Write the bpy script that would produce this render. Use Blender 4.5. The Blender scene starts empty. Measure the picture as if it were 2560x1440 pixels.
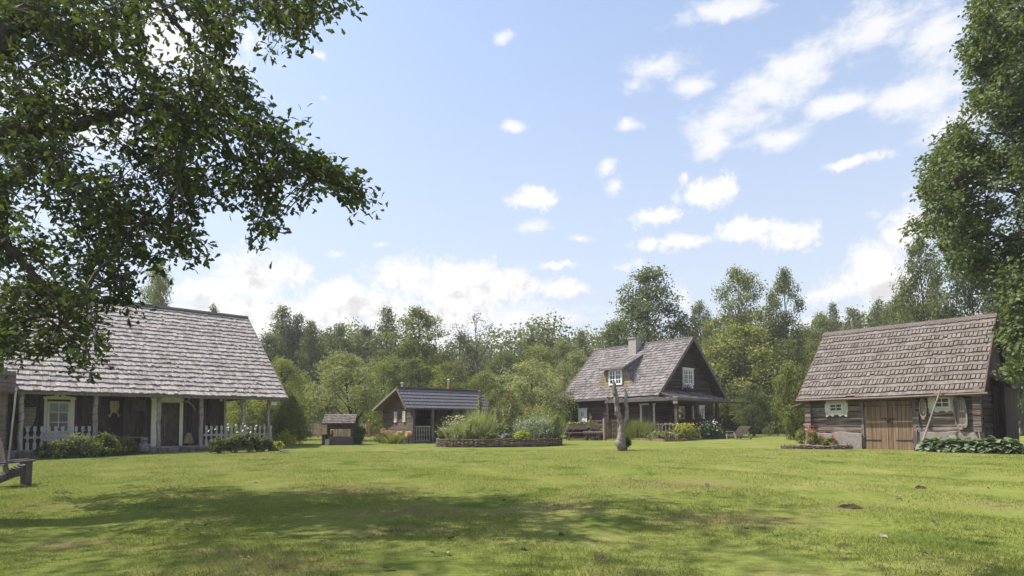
import bpy, math, random
import numpy as np
from math import sin, cos, tan, radians, pi
from mathutils import Vector, Matrix
EXPO, SKY_STR, N_GRASS, HAZE = 1.35, 0.11, 360000, .0008
CLOUD_HI, CLOUD_LO, VEIL = (3.75, 3.70, 3.65), (2.85, 2.79, 2.80), (2.6, 2.72, 2.95)
VEIL_K, VEIL_0 = .74, .17
random.seed(11); rng = np.random.default_rng(11)
sc = bpy.context.scene
COL = sc.collection

# ------------------------------------------------------------------ camera model
F, HOR, PITCH, ROLL, EYE = 1465.0, 1066.7, 0.055, -0.008, 0.85
DY = (HOR - 720) - F * tan(PITCH)

def gz(y):
    return float(np.interp(y, [4, 10, 32, 80, 140, 400], [-.36, -.30, 0.0, .36, .5, .6]))

def ray(px, py):
    a, b = px - 1280, py - 720
    c, s = cos(ROLL), sin(ROLL)
    x, y = c * a + s * b, -s * a + c * b
    xc, yc = x / F, -(y - DY) / F
    return Vector((xc, cos(PITCH) - yc * sin(PITCH), sin(PITCH) + yc * cos(PITCH)))

def at(px, py, Y):
    r = ray(px, py); r = r * (Y / r.y)
    return Vector((r.x, r.y, r.z + EYE))

def gnd(px, py):
    r = ray(px, py); Y = 20.0
    for _ in range(60):
        Y = .5 * Y + .5 * ((gz(Y) - EYE) / (r.z / r.y))
    return Vector((r.x / r.y * Y, Y, gz(Y)))

# ------------------------------------------------------------------ object helpers
def tag(o, label=None, cat=None, group=None, kind=None):
    if label: o['label'] = label
    if cat: o['category'] = cat
    if group: o['group'] = group
    if kind: o['kind'] = kind
    return o

def thing(name, label, cat, loc=(0, 0, 0), rz=0.0, group=None):
    o = bpy.data.objects.new(name, None); COL.objects.link(o)
    o.location = loc; o.rotation_euler = (0, 0, rz); o.empty_display_size = .2
    return tag(o, label, cat, group)

def link(name, me, parent=None):
    o = bpy.data.objects.new(name, me); COL.objects.link(o)
    if parent is not None: o.parent = parent
    return o

def copy_tree(o, parent=None):
    c = o.copy(); COL.objects.link(c)
    if parent is not None: c.parent = parent
    for ch in list(o.children): copy_tree(ch, c)
    return c

class MB:
    def __init__(s): s.v = []; s.f = []; s.r = []
    def poly(s, pts, r=None):
        n = len(s.v); s.v.extend([tuple(p) for p in pts]); s.f.append(tuple(range(n, n + len(pts)))); s.r.append(random.random() if r is None else r)
    def faces(s, pts, fs, r=None):
        n = len(s.v); r = random.random() if r is None else r
        s.v.extend([tuple(p) for p in pts])
        for f in fs: s.f.append(tuple(n + i for i in f)); s.r.append(r)
    def hexa(s, p, r=None):   # p: 8 pts, bottom 0-3, top 4-7
        s.faces(p, [(3, 2, 1, 0), (4, 5, 6, 7), (0, 1, 5, 4), (1, 2, 6, 5), (2, 3, 7, 6), (3, 0, 4, 7)], r)
    def box(s, x0, x1, y0, y1, z0, z1, r=None, T=None):
        p = [(x0, y0, z0), (x1, y0, z0), (x1, y1, z0), (x0, y1, z0), (x0, y0, z1), (x1, y0, z1), (x1, y1, z1), (x0, y1, z1)]
        if T is not None: p = [T(*q) for q in p]
        s.hexa(p, r)
    def prism(s, outline, d0, d1, P, r=None):   # outline [(a,b)] extruded over depth d with mapping P(a,b,d)
        n = len(outline); r = random.random() if r is None else r
        pts = [P(a, b, d0) for a, b in outline] + [P(a, b, d1) for a, b in outline]
        fs = [tuple(range(n - 1, -1, -1)), tuple(range(n, 2 * n))] + [(i, (i + 1) % n, n + (i + 1) % n, n + i) for i in range(n)]
        s.faces(pts, fs, r)
    def bar(s, a, b, w, h, r=None, up=(0, 0, 1)):   # rectangular bar from a to b
        a, b = Vector(a), Vector(b); d = (b - a).normalized(); up = Vector(up)
        x = d.cross(up)
        if x.length < 1e-4: x = d.cross(Vector((1, 0, 0)))
        x.normalize(); y = x.cross(d).normalized()
        x *= w / 2; y *= h / 2
        s.hexa([a - x - y, a + x - y, a + x + y, a - x + y, b - x - y, b + x - y, b + x + y, b - x + y], r)
    def tube(s, pts, rad, n=6, r=None, cap=True):
        pts = [Vector(p) for p in pts]; N = len(pts)
        if not hasattr(rad, '__len__'): rad = [rad] * N
        base = len(s.v); r = random.random() if r is None else r
        t = (pts[1] - pts[0]).normalized(); x = t.orthogonal().normalized()
        for i in range(N):
            t = (pts[min(i + 1, N - 1)] - pts[max(i - 1, 0)])
            if t.length < 1e-9: t = Vector((0, 0, 1))
            t.normalize(); x = (x - t * x.dot(t))
            if x.length < 1e-6: x = t.orthogonal()
            x.normalize(); y = t.cross(x)
            for k in range(n):
                a = 2 * pi * k / n; s.v.append(tuple(pts[i] + (x * cos(a) + y * sin(a)) * rad[i]))
        for i in range(N - 1):
            for k in range(n):
                k2 = (k + 1) % n
                s.f.append((base + i * n + k, base + i * n + k2, base + (i + 1) * n + k2, base + (i + 1) * n + k)); s.r.append(r)
        if cap:
            s.f.append(tuple(base + k for k in range(n - 1, -1, -1))); s.r.append(r)
            s.f.append(tuple(base + (N - 1) * n + k for k in range(n))); s.r.append(r)
    def lathe(s, c, prof, n=12, r=None):   # prof [(radius,z)]
        base = len(s.v); r = random.random() if r is None else r
        for R, z in prof:
            for k in range(n):
                a = 2 * pi * k / n; s.v.append((c[0] + R * cos(a), c[1] + R * sin(a), c[2] + z))
        for i in range(len(prof) - 1):
            for k in range(n):
                k2 = (k + 1) % n
                s.f.append((base + i * n + k, base + i * n + k2, base + (i + 1) * n + k2, base + (i + 1) * n + k)); s.r.append(r)
        s.f.append(tuple(base + k for k in range(n - 1, -1, -1))); s.r.append(r)
        s.f.append(tuple(base + (len(prof) - 1) * n + k for k in range(n))); s.r.append(r)
    def mesh(s, name, mat, smooth=False):
        me = bpy.data.meshes.new(name); me.from_pydata(s.v, [], s.f)
        at_ = me.attributes.new('rnd', 'FLOAT', 'FACE'); at_.data.foreach_set('value', np.array(s.r, dtype=np.float32))
        if smooth: me.polygons.foreach_set('use_smooth', [True] * len(me.polygons))
        me.materials.append(mat); me.update(); return me
    def build(s, name, mat, parent=None, smooth=False, label=None):
        o = link(name, s.mesh(name, mat, smooth), parent)
        if label: o['label'] = label
        return o

def np_mesh(name, verts, nper, mat, rnd):   # polygons of nper consecutive verts
    verts = np.ascontiguousarray(verts, dtype=np.float32).reshape(-1, 3); n = len(verts); m = n // nper
    me = bpy.data.meshes.new(name)
    me.vertices.add(n); me.vertices.foreach_set('co', verts.ravel())
    me.loops.add(n); me.loops.foreach_set('vertex_index', np.arange(n, dtype=np.int32))
    me.polygons.add(m); me.polygons.foreach_set('loop_start', np.arange(m, dtype=np.int32) * nper)
    try: me.polygons.foreach_set('loop_total', np.full(m, nper, dtype=np.int32))
    except Exception: pass
    a = me.attributes.new('rnd', 'FLOAT', 'FACE'); a.data.foreach_set('value', np.asarray(rnd, dtype=np.float32))
    me.materials.append(mat); me.update(calc_edges=True); me.validate(); return me

def unit(a): return a / (np.linalg.norm(a, axis=-1, keepdims=True) + 1e-9)
def rdir(n): return unit(rng.normal(size=(n, 3)))

def cards(C, N, size, asp=.6, T=None, shape='rhomb'):
    """leaf polygons at C with normals N; size array/float; T optional length direction"""
    n = len(C); size = np.broadcast_to(size, (n,))[:, None]
    t = rdir(n) if T is None else T
    t = unit(t - N * (t * N).sum(1, keepdims=True)); b = np.cross(N, t)
    if shape == 'rhomb': o = [(-.5, 0), (.05, .5), (.5, 0), (-.05, -.5)]
    elif shape == 'leaf6': o = [(0, 0), (.25, .38), (.7, .42), (1, 0), (.7, -.42), (.25, -.38)]
    elif shape == 'oak': o = [(0, .02), (.2, .2), (.3, .14), (.45, .36), (.56, .24), (.74, .48), (.86, .28), (1, .1), (1, -.1), (.86, -.3), (.72, -.46), (.58, -.24), (.46, -.36), (.32, -.14), (.2, -.22), (0, -.02)]
    elif shape == 'tri': o = [(0, -.5), (0, .5), (1, 0)]
    V = np.stack([C + t * (size * p) + b * (size * asp * q) for p, q in o], 1)
    if shape in ('leaf6', 'oak'):   # slight droop / fold
        for i, (p, q) in enumerate(o): V[:, i] += N * (size * (-.25 * p * p + .35 * abs(q) * asp))
    return V.reshape(-1, 3), len(o)

# ------------------------------------------------------------------ material helpers
def new_mat(name):
    m = bpy.data.materials.new(name); m.use_nodes = True; nt = m.node_tree; nt.nodes.clear()
    out = nt.nodes.new('ShaderNodeOutputMaterial'); return m, nt, out
def node(nt, typ, **kw):
    n = nt.nodes.new(typ)
    for k, v in kw.items():
        if k.startswith('i_'):
            key = k[2:]; key = int(key) if key.isdigit() else key.replace('_', ' ')
            n.inputs[key].default_value = v
        else: setattr(n, k, v)
    return n
def mixc(nt, fac, a, b, mode='MIX'):
    n = nt.nodes.new('ShaderNodeMix'); n.data_type = 'RGBA'; n.blend_type = mode
    for idx, v in ((0, fac), (6, a), (7, b)):
        if hasattr(v, 'is_linked') or hasattr(v, 'links'): nt.links.new(v, n.inputs[idx])
        else: n.inputs[idx].default_value = v if idx == 0 else (*v, 1) if len(v) == 3 else v
    return n.outputs[2]
def math_(nt, op, a, b=None, clamp=False):
    n = nt.nodes.new('ShaderNodeMath'); n.operation = op; n.use_clamp = clamp
    for i, v in enumerate((a, b)):
        if v is None: continue
        if hasattr(v, 'links'): nt.links.new(v, n.inputs[i])
        else: n.inputs[i].default_value = v
    return n.outputs[0]
def smooth(nt, x, lo, hi):
    n = nt.nodes.new('ShaderNodeMapRange'); n.interpolation_type = 'SMOOTHSTEP'
    nt.links.new(x, n.inputs[0]); n.inputs[1].default_value = lo; n.inputs[2].default_value = hi
    return n.outputs[0]
def noise(nt, vec, scale, detail=4, rough=.55):
    n = node(nt, 'ShaderNodeTexNoise', i_Scale=scale, i_Detail=detail, i_Roughness=rough)
    nt.links.new(vec, n.inputs['Vector']); return n.outputs[0]

def mat_wood(name, dark, light, stretch=(1, 10, 10), scale=3.0, rough=.85, rnd=.45, stain=None, bump=.25, spec=.15):
    """weathered wood: grain drawn out along the short-stretch axis, board to board variation from 'rnd'"""
    m, nt, out = new_mat(name); L = nt.links.new
    tc = node(nt, 'ShaderNodeTexCoord'); mp = node(nt, 'ShaderNodeMapping'); mp.inputs['Scale'].default_value = stretch
    L(tc.outputs['Object'], mp.inputs[0])
    g = noise(nt, mp.outputs[0], scale, 7, .65); c2 = noise(nt, tc.outputs['Object'], 1.3, 4, .6)
    at_ = node(nt, 'ShaderNodeAttribute', attribute_name='rnd')
    f = math_(nt, 'ADD', smooth(nt, g, .3, .7), math_(nt, 'MULTIPLY', math_(nt, 'SUBTRACT', at_.outputs['Fac'], .5), rnd * 2))
    f = math_(nt, 'ADD', f, math_(nt, 'MULTIPLY', math_(nt, 'SUBTRACT', c2, .5), .8), True)
    col = mixc(nt, f, dark, light)
    if stain:
        s = smooth(nt, noise(nt, tc.outputs['Object'], 2.6, 5, .65), .52, .68); col = mixc(nt, math_(nt, 'MULTIPLY', s, .6), col, stain)
    b = node(nt, 'ShaderNodeBsdfPrincipled', i_Roughness=rough); b.inputs['Specular IOR Level'].default_value = spec
    L(col, b.inputs['Base Color'])
    if bump:
        bp = node(nt, 'ShaderNodeBump', i_Strength=bump, i_Distance=.02); L(g, bp.inputs['Height']); L(bp.outputs[0], b.inputs['Normal'])
    L(b.outputs[0], out.inputs[0]); return m

def mat_plain(name, col, var=.25, rough=.7, spec=.3, scale=6, metal=0.0, bump=.1):
    m, nt, out = new_mat(name); L = nt.links.new
    tc = node(nt, 'ShaderNodeTexCoord'); g = noise(nt, tc.outputs['Object'], scale, 6, .6)
    at_ = node(nt, 'ShaderNodeAttribute', attribute_name='rnd')
    f = math_(nt, 'ADD', math_(nt, 'MULTIPLY', g, .75), math_(nt, 'MULTIPLY', at_.outputs['Fac'], .25))
    lo = tuple(c * (1 - var) for c in col); hi = tuple(min(1, c * (1 + var)) for c in col)
    c = mixc(nt, smooth(nt, f, .3, .7), lo, hi)
    b = node(nt, 'ShaderNodeBsdfPrincipled', i_Roughness=rough, i_Metallic=metal); b.inputs['Specular IOR Level'].default_value = spec
    L(c, b.inputs['Base Color'])
    if bump:
        bp = node(nt, 'ShaderNodeBump', i_Strength=bump, i_Distance=.02); L(g, bp.inputs['Height']); L(bp.outputs[0], b.inputs['Normal'])
    L(b.outputs[0], out.inputs[0]); return m

def mat_leaf(name, cols, trans=.35, gloss=.02, objvar=.25, patch=1.0):
    """leaf colours picked by 'rnd' per leaf, shifted per tree by the object's own random number"""
    m, nt, out = new_mat(name); L = nt.links.new
    at_ = node(nt, 'ShaderNodeAttribute', attribute_name='rnd'); oi = node(nt, 'ShaderNodeObjectInfo')
    rp = node(nt, 'ShaderNodeValToRGB'); e = rp.color_ramp.elements
    n = len(cols)
    while len(e) < n: e.new(.5)
    for i, c in enumerate(cols): e[i].position = i / (n - 1); e[i].color = (*c, 1)
    f = math_(nt, 'ADD', at_.outputs['Fac'], math_(nt, 'MULTIPLY', math_(nt, 'SUBTRACT', oi.outputs['Random'], .5), objvar * 2), True)
    L(f, rp.inputs[0]); col = rp.outputs[0]
    d = node(nt, 'ShaderNodeBsdfDiffuse'); L(col, d.inputs[0])
    t = node(nt, 'ShaderNodeBsdfTranslucent'); L(mixc(nt, 1.0, col, (1.25, 1.35, .55), 'MULTIPLY'), t.inputs[0])
    mx = node(nt, 'ShaderNodeMixShader', i_0=trans); L(d.outputs[0], mx.inputs[1]); L(t.outputs[0], mx.inputs[2])
    g = node(nt, 'ShaderNodeBsdfGlossy', i_Roughness=.6); g.inputs[0].default_value = (.7, .75, .8, 1)
    m2 = node(nt, 'ShaderNodeMixShader', i_0=gloss); L(mx.outputs[0], m2.inputs[1]); L(g.outputs[0], m2.inputs[2])
    L(m2.outputs[0], out.inputs[0]); return m
# ------------------------------------------------------------------ camera
cam = bpy.data.cameras.new('camera'); co = bpy.data.objects.new('camera', cam); COL.objects.link(co)
cam.sensor_width = 36; cam.lens = F / 2560 * 36; cam.clip_end = 5000; cam.clip_start = .05
cam.shift_x = sin(ROLL) * DY / 2560; cam.shift_y = cos(ROLL) * DY / 2560
co.matrix_world = Matrix.Translation((0, 0, EYE)) @ Matrix.Rotation(pi / 2 + PITCH, 4, 'X') @ Matrix.Rotation(ROLL, 4, 'Z')
sc.camera = co
vs = sc.view_settings; vs.view_transform = 'Standard'; vs.look = 'None'; vs.gamma = 1; vs.exposure = EXPO
sc.cycles.max_bounces = 7; sc.cycles.transparent_max_bounces = 8; sc.cycles.diffuse_bounces = 4; sc.cycles.transmission_bounces = 4; sc.cycles.glossy_bounces = 2
try: sc.cycles.use_denoising = True
except Exception: pass

# ------------------------------------------------------------------ sun and sky
SUN = Vector((-.53, .05, .85)).normalized()
su = bpy.data.lights.new('sun', 'SUN'); su.energy = 3.2; su.angle = radians(.7); su.color = (1, .95, .87)
so = bpy.data.objects.new('sun', su); COL.objects.link(so); so.rotation_euler = SUN.to_track_quat('Z', 'Y').to_euler()
w = bpy.data.worlds.new('World'); sc.world = w; w.use_nodes = True; nt = w.node_tree; nt.nodes.clear(); L = nt.links.new
wo = node(nt, 'ShaderNodeOutputWorld'); bg = node(nt, 'ShaderNodeBackground', i_Strength=SKY_STR)
sky = node(nt, 'ShaderNodeTexSky'); sky.sky_type = 'NISHITA'; sky.sun_disc = False
sky.sun_elevation = math.asin(SUN.z); sky.sun_rotation = math.atan2(SUN.x, SUN.y)
sky.air_density = 1.0; sky.dust_density = 1.2; sky.ozone_density = 1.0
tc = node(nt, 'ShaderNodeTexCoord'); D = tc.outputs['Generated']
sx = node(nt, 'ShaderNodeSeparateXYZ'); L(D, sx.inputs[0])
az = math_(nt, 'ARCTAN2', sx.outputs[0], sx.outputs[1]); el = math_(nt, 'ARCSINE', sx.outputs[2])
cv = node(nt, 'ShaderNodeCombineXYZ'); L(az, cv.inputs[0]); L(el, cv.inputs[1]); AE = cv.outputs[0]
# clouds drift in azimuth / elevation, torn by noise
wn = node(nt, 'ShaderNodeTexNoise', i_Scale=9.0, i_Detail=5.0, i_Roughness=.6); L(AE, wn.inputs['Vector'])
wv = node(nt, 'ShaderNodeVectorMath', operation='SUBTRACT'); L(wn.outputs['Color'], wv.inputs[0]); wv.inputs[1].default_value = (.5, .5, .5)
wm = node(nt, 'ShaderNodeVectorMath', operation='MULTIPLY_ADD'); L(wv.outputs[0], wm.inputs[0]); wm.inputs[1].default_value = (.055, .045, 0); L(AE, wm.inputs[2])
def aef(px, py):
    r = ray(px, py).normalized(); return math.atan2(r.x, r.y), math.asin(r.z)
def blobs(lst, warp):
    cur = None
    for px, py, rx, ry in lst:
        a0, e0 = aef(px, py); a1, _ = aef(px + rx, py); _, e1 = aef(px, py - ry)
        ra, re = abs(a1 - a0), abs(e1 - e0)
        m = node(nt, 'ShaderNodeVectorMath', operation='MULTIPLY_ADD'); L(warp, m.inputs[0])
        m.inputs[1].default_value = (1 / ra, 1 / re, 0); m.inputs[2].default_value = (-a0 / ra, -e0 / re, 0)
        ln = node(nt, 'ShaderNodeVectorMath', operation='LENGTH'); L(m.outputs[0], ln.inputs[0])
        cur = ln.outputs['Value'] if cur is None else math_(nt, 'MINIMUM', cur, ln.outputs['Value'])
    return cur
CUM = [(640, 700, 110, 75), (720, 680, 70, 60), (520, 735, 120, 60), (860, 735, 110, 50), (1010, 695, 110, 75), (1150, 700, 120, 65), (1290, 710, 120, 45), (1400, 718, 100, 25),
       (700, 790, 330, 70), (1050, 790, 250, 55), (945, 604, 28, 13), (838, 628, 24, 13), (1320, 500, 75, 32), (1765, 480, 85, 42), (1700, 440, 18, 26), (1640, 540, 80, 26), (1860, 575, 95, 42), (1960, 590, 100, 42), (1690, 608, 110, 22), (1560, 660, 45, 14),
       (2270, 560, 80, 80), (2180, 650, 90, 60), (2090, 710, 80, 55), (2240, 720, 160, 90), (1700, 745, 28, 50), (2120, 410, 90, 18), (795, 148, 26, 14), (805, 235, 14, 10), (620, 110, 24, 60), (655, 130, 18, 22), (1390, 660, 60, 12)]
WISP = [(1850, 290, 130, 70), (1930, 230, 110, 70), (1780, 340, 100, 50), (2000, 160, 120, 70), (1740, 210, 70, 30), (1640, 165, 90, 45), (1590, 210, 60, 30), (2200, 70, 190, 80), (2350, 90, 120, 90), (2300, 240, 170, 70), (2360, 310, 120, 60), (1960, 350, 110, 40), (1800, 30, 120, 40), (2100, 260, 120, 40),
        (1280, 325, 32, 16), (1520, 412, 24, 28), (1540, 462, 22, 26), (1570, 315, 30, 20), (1250, 90, 30, 20), (1330, 560, 40, 20), (450, 120, 220, 160), (250, 300, 260, 120), (900, 850, 800, 70), (2150, 830, 500, 60), (1450, 590, 40, 12), (1240, 800, 300, 40)]
SML = [q for q in CUM if q[2] < 60]; CUM = [q for q in CUM if q[2] >= 60] + [(560, 790, 170, 60), (880, 770, 260, 70), (1180, 745, 170, 45)]
dc = blobs(CUM, wm.outputs[0]); ds = blobs(SML, wm.outputs[0]); dw = blobs(WISP, wm.outputs[0])
fb = noise(nt, AE, 15, 10, .60); fb2 = noise(nt, AE, 42, 8, .62); fb3 = noise(nt, AE, 120, 6, .6)
nz = math_(nt, 'ADD', math_(nt, 'MULTIPLY', math_(nt, 'SUBTRACT', fb, .5), 1.7), math_(nt, 'ADD', math_(nt, 'MULTIPLY', math_(nt, 'SUBTRACT', fb2, .5), 1.25), math_(nt, 'MULTIPLY', math_(nt, 'SUBTRACT', fb3, .5), .5)))
dC = smooth(nt, math_(nt, 'ADD', math_(nt, 'MULTIPLY', math_(nt, 'SUBTRACT', 1.12, dc), .85), nz), .0, .70)
st = node(nt, 'ShaderNodeMapping'); st.inputs['Rotation'].default_value = (0, 0, .5); st.inputs['Scale'].default_value = (.7, 1.7, 1); L(AE, st.inputs[0])
fw = noise(nt, st.outputs[0], 11, 10, .70)
dW = math_(nt, 'MULTIPLY', smooth(nt, math_(nt, 'ADD', math_(nt, 'SUBTRACT', 1.05, dw), math_(nt, 'MULTIPLY', math_(nt, 'ADD', math_(nt, 'SUBTRACT', fw, .5), math_(nt, 'MULTIPLY', math_(nt, 'SUBTRACT', fb2, .5), .35)), 3.2)), -.2, 1.05), .85)
dS = math_(nt, 'MULTIPLY', smooth(nt, math_(nt, 'ADD', math_(nt, 'MULTIPLY', math_(nt, 'SUBTRACT', 1.15, ds), .9), math_(nt, 'MULTIPLY', nz, 1.25)), .0, 1.15), .85)
dens = math_(nt, 'MAXIMUM', math_(nt, 'MAXIMUM', dC, dS), dW, True)
# grey undersides inside the cumulus
offs = node(nt, 'ShaderNodeVectorMath', operation='ADD'); L(AE, offs.inputs[0]); offs.inputs[1].default_value = (-.014, .020, 0)
gA = noise(nt, AE, 15, 7, .60); gB = noise(nt, offs.outputs[0], 15, 7, .60); gr = math_(nt, 'SUBTRACT', gB, gA)   # denser toward the sun: this side is shaded
inner = smooth(nt, math_(nt, 'SUBTRACT', .95, dc), 0, .6)
shade = math_(nt, 'MULTIPLY', smooth(nt, math_(nt, 'SUBTRACT', gr, math_(nt, 'MULTIPLY', math_(nt, 'SUBTRACT', el, .17), .5)), -.02, .14), inner)
ccol = mixc(nt, shade, CLOUD_HI, CLOUD_LO)
# summer haze: pale veil thickening toward the horizon
veil = smooth(nt, el, .95, -.05); veil = math_(nt, 'ADD', math_(nt, 'MULTIPLY', math_(nt, 'POWER', veil, 1.6), VEIL_K), VEIL_0, True)
base = mixc(nt, 1.0, sky.outputs[0], (1.0, 1.0, 1.0), 'MULTIPLY')
base = mixc(nt, veil, base, VEIL)
L(mixc(nt, dens, base, ccol), bg.inputs[0]); L(bg.outputs[0], wo.inputs[0])

# ------------------------------------------------------------------ summer haze: thin even air round the whole place
if HAZE:
    hm, ht, ho = new_mat('haze'); pv = node(ht, 'ShaderNodeVolumePrincipled', i_Density=HAZE, i_Anisotropy=.2); pv.inputs['Color'].default_value = (.97, .96, .98, 1); ht.links.new(pv.outputs[0], ho.inputs['Volume'])
    hz = MB(); hz.box(-226, 226, -46, 246, -1.6, 24); hz_o = tag(hz.build('haze', hm), 'thin pale summer haze over the garden', 'haze', kind='stuff'); sc.cycles.volume_bounces = 0; sc.cycles.volume_max_steps = 64
# ------------------------------------------------------------------ lawn
def lawn_color(nt, blade=False):
    geo = node(nt, 'ShaderNodeNewGeometry'); P = geo.outputs['Position']
    big = noise(nt, P, .22, 5, .6); mid = noise(nt, P, 1.1, 6, .65)
    fp = node(nt, 'ShaderNodeMapping'); fp.inputs['Scale'].default_value = (.6, 1.6, 1); L2 = nt.links.new; L2(P, fp.inputs[0])
    fine = noise(nt, fp.outputs[0], 14, 8, .75)
    g1 = mixc(nt, smooth(nt, fine, .3, .7), (.108, .131, .027), (.192, .213, .058))
    g2 = mixc(nt, smooth(nt, fine, .3, .7), (.165, .162, .050), (.265, .25, .095))
    dry = smooth(nt, math_(nt, 'ADD', math_(nt, 'MULTIPLY', big, .5), math_(nt, 'MULTIPLY', mid, .62)), .52, .68)
    c = mixc(nt, math_(nt, 'MULTIPLY', dry, .7), g1, g2)
    # lush darker tufts
    tuft = smooth(nt, noise(nt, P, .75, 5, .6), .54, .66)
    c = mixc(nt, math_(nt, 'MULTIPLY', tuft, .7), c, (.068, .100, .020))
    # worn, bare places in the turf
    cur = None
    for px, py, rx, ry in [(990, 1327, 1.3, .45), (2125, 1272, .8, .4), (1820, 1300, 1.6, .8), (700, 1420, 1.0, .5), (2510, 1262, .8, .5), (100, 1262, .8, .5), (170, 1355, .6, .35), (1390, 1265, 1.2, .9), (590, 1390, .9, .3), (880, 1225, 1.8, 1.2), (1030, 1280, 1.3, .7), (1700, 1210, 2.2, 1.5)]:
        p = gnd(px, py); m = node(nt, 'ShaderNodeVectorMath', operation='MULTIPLY_ADD'); L2(P, m.inputs[0])
        m.inputs[1].default_value = (1 / rx, 1 / ry, 0); m.inputs[2].default_value = (-p.x / rx, -p.y / ry, 0)
        ln = node(nt, 'ShaderNodeVectorMath', operation='LENGTH'); L2(m.outputs[0], ln.inputs[0])
        cur = ln.outputs['Value'] if cur is None else math_(nt, 'MINIMUM', cur, ln.outputs['Value'])
    worn = smooth(nt, math_(nt, 'ADD', math_(nt, 'SUBTRACT', 1.0, cur), math_(nt, 'MULTIPLY', math_(nt, 'SUBTRACT', noise(nt, P, 3.2, 6, .7), .5), 2.6)), .05, .9)
    c = mixc(nt, math_(nt, 'MULTIPLY', worn, .75), c, (.185, .150, .072))
    bare = None
    for px, py, rx, ry in [(990, 1327, .28, .10), (2125, 1272, .26, .14), (705, 1427, .2, .06), (2505, 1262, .22, .08), (85, 1262, .2, .08)]:
        p = gnd(px, py); m = node(nt, 'ShaderNodeVectorMath', operation='MULTIPLY_ADD'); L2(P, m.inputs[0])
        m.inputs[1].default_value = (1 / rx, 1 / ry, 0); m.inputs[2].default_value = (-p.x / rx, -p.y / ry, 0)
        ln = node(nt, 'ShaderNodeVectorMath', operation='LENGTH'); L2(m.outputs[0], ln.inputs[0])
        bare = ln.outputs['Value'] if bare is None else math_(nt, 'MINIMUM', bare, ln.outputs['Value'])
    br = smooth(nt, math_(nt, 'ADD', math_(nt, 'SUBTRACT', 1.0, bare), math_(nt, 'MULTIPLY', math_(nt, 'SUBTRACT', noise(nt, P, 12, 5, .7), .5), 1.6)), .1, .5)
    c = mixc(nt, math_(nt, 'MULTIPLY', br, .85), c, (.085, .060, .040))
    return c, fine
def mat_lawn(name, blade):
    m, nt, out = new_mat(name); c, fine = lawn_color(nt)
    if blade:
        at_ = node(nt, 'ShaderNodeAttribute', attribute_name='rnd')
        c = mixc(nt, math_(nt, 'MULTIPLY', at_.outputs['Fac'], .55), c, (.27, .30, .075)); c = mixc(nt, 1.0, c, (1.08, 1.08, 1.05), 'MULTIPLY')
        d = node(nt, 'ShaderNodeBsdfDiffuse'); nt.links.new(c, d.inputs[0]); t = node(nt, 'ShaderNodeBsdfTranslucent'); nt.links.new(c, t.inputs[0])
        mx = node(nt, 'ShaderNodeMixShader', i_0=.4); nt.links.new(d.outputs[0], mx.inputs[1]); nt.links.new(t.outputs[0], mx.inputs[2]); nt.links.new(mx.outputs[0], out.inputs[0])
    else:
        b = node(nt, 'ShaderNodeBsdfDiffuse', i_Roughness=.6); nt.links.new(c, b.inputs[0])
        bp = node(nt, 'ShaderNodeBump', i_Strength=.5, i_Distance=.03); nt.links.new(fine, bp.inputs['Height']); nt.links.new(bp.outputs[0], b.inputs['Normal']); nt.links.new(b.outputs[0], out.inputs[0])
    return m
M = {}
M['lawn'] = mat_lawn('lawn', False); M['blade'] = mat_lawn('grass_blades', True)
ys = list(np.arange(-40, 4, 4)) + list(np.arange(4, 34, .5)) + list(np.arange(34, 90, 2)) + [100, 120, 140, 180, 240]
xs = [-220, -120] + list(np.arange(-60, 61, 1.5)) + [120, 220]
def lump(x, y):
    return .035 * sin(x * .9 + 1.3 * sin(y * .5)) * sin(y * .8 + .6) + .02 * sin(2.1 * x + y * 1.3) if 3 < y < 20 else 0.0
vv = [(x, y, gz(y) + lump(x, y) * min(1, max(0, (20 - y) / 6))) for y in ys for x in xs]; nx = len(xs)
ff = [(j * nx + i, j * nx + i + 1, (j + 1) * nx + i + 1, (j + 1) * nx + i) for j in range(len(ys) - 1) for i in range(nx - 1)]
me = bpy.data.meshes.new('lawn'); me.from_pydata(vv, [], ff); me.materials.append(M['lawn']); me.polygons.foreach_set('use_smooth', [True] * len(ff)); me.update()
lawn = tag(link('lawn', me), kind='structure')
# mown grass: short blades, thinning out with distance
def grass():
    n = N_GRASS
    yy = 4.0 + (24 - 4.0) * rng.random(n) ** 1.5; half = .92 * yy + .6
    xx = (rng.random(n) * 2 - 1) * half
    zz = np.interp(yy, [4, 10, 32], [-.36, -.30, 0.0]) + np.array([lump(a, b) * min(1, max(0, (20 - b) / 6)) for a, b in zip(xx, yy)])
    C = np.stack([xx, yy, zz - .004], 1)
    T = unit(np.stack([rng.normal(0, .55, n), rng.normal(0, .55, n), np.ones(n)], 1))
    Nn = unit(np.stack([rng.normal(0, 1, n), rng.normal(0, 1, n), np.zeros(n)], 1)); Nn = unit(Nn - T * (Nn * T).sum(1, keepdims=True))
    V, k = cards(C, Nn, (.016 + .026 * rng.random(n)) * (1 + .02 * yy), .16, T, 'tri')
    return np_mesh('grass_blades', V, k, M['blade'], rng.random(n))
if N_GRASS: tag(link('grass', grass()), 'short mown grass blades covering the near lawn', 'grass', kind='stuff')
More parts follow.
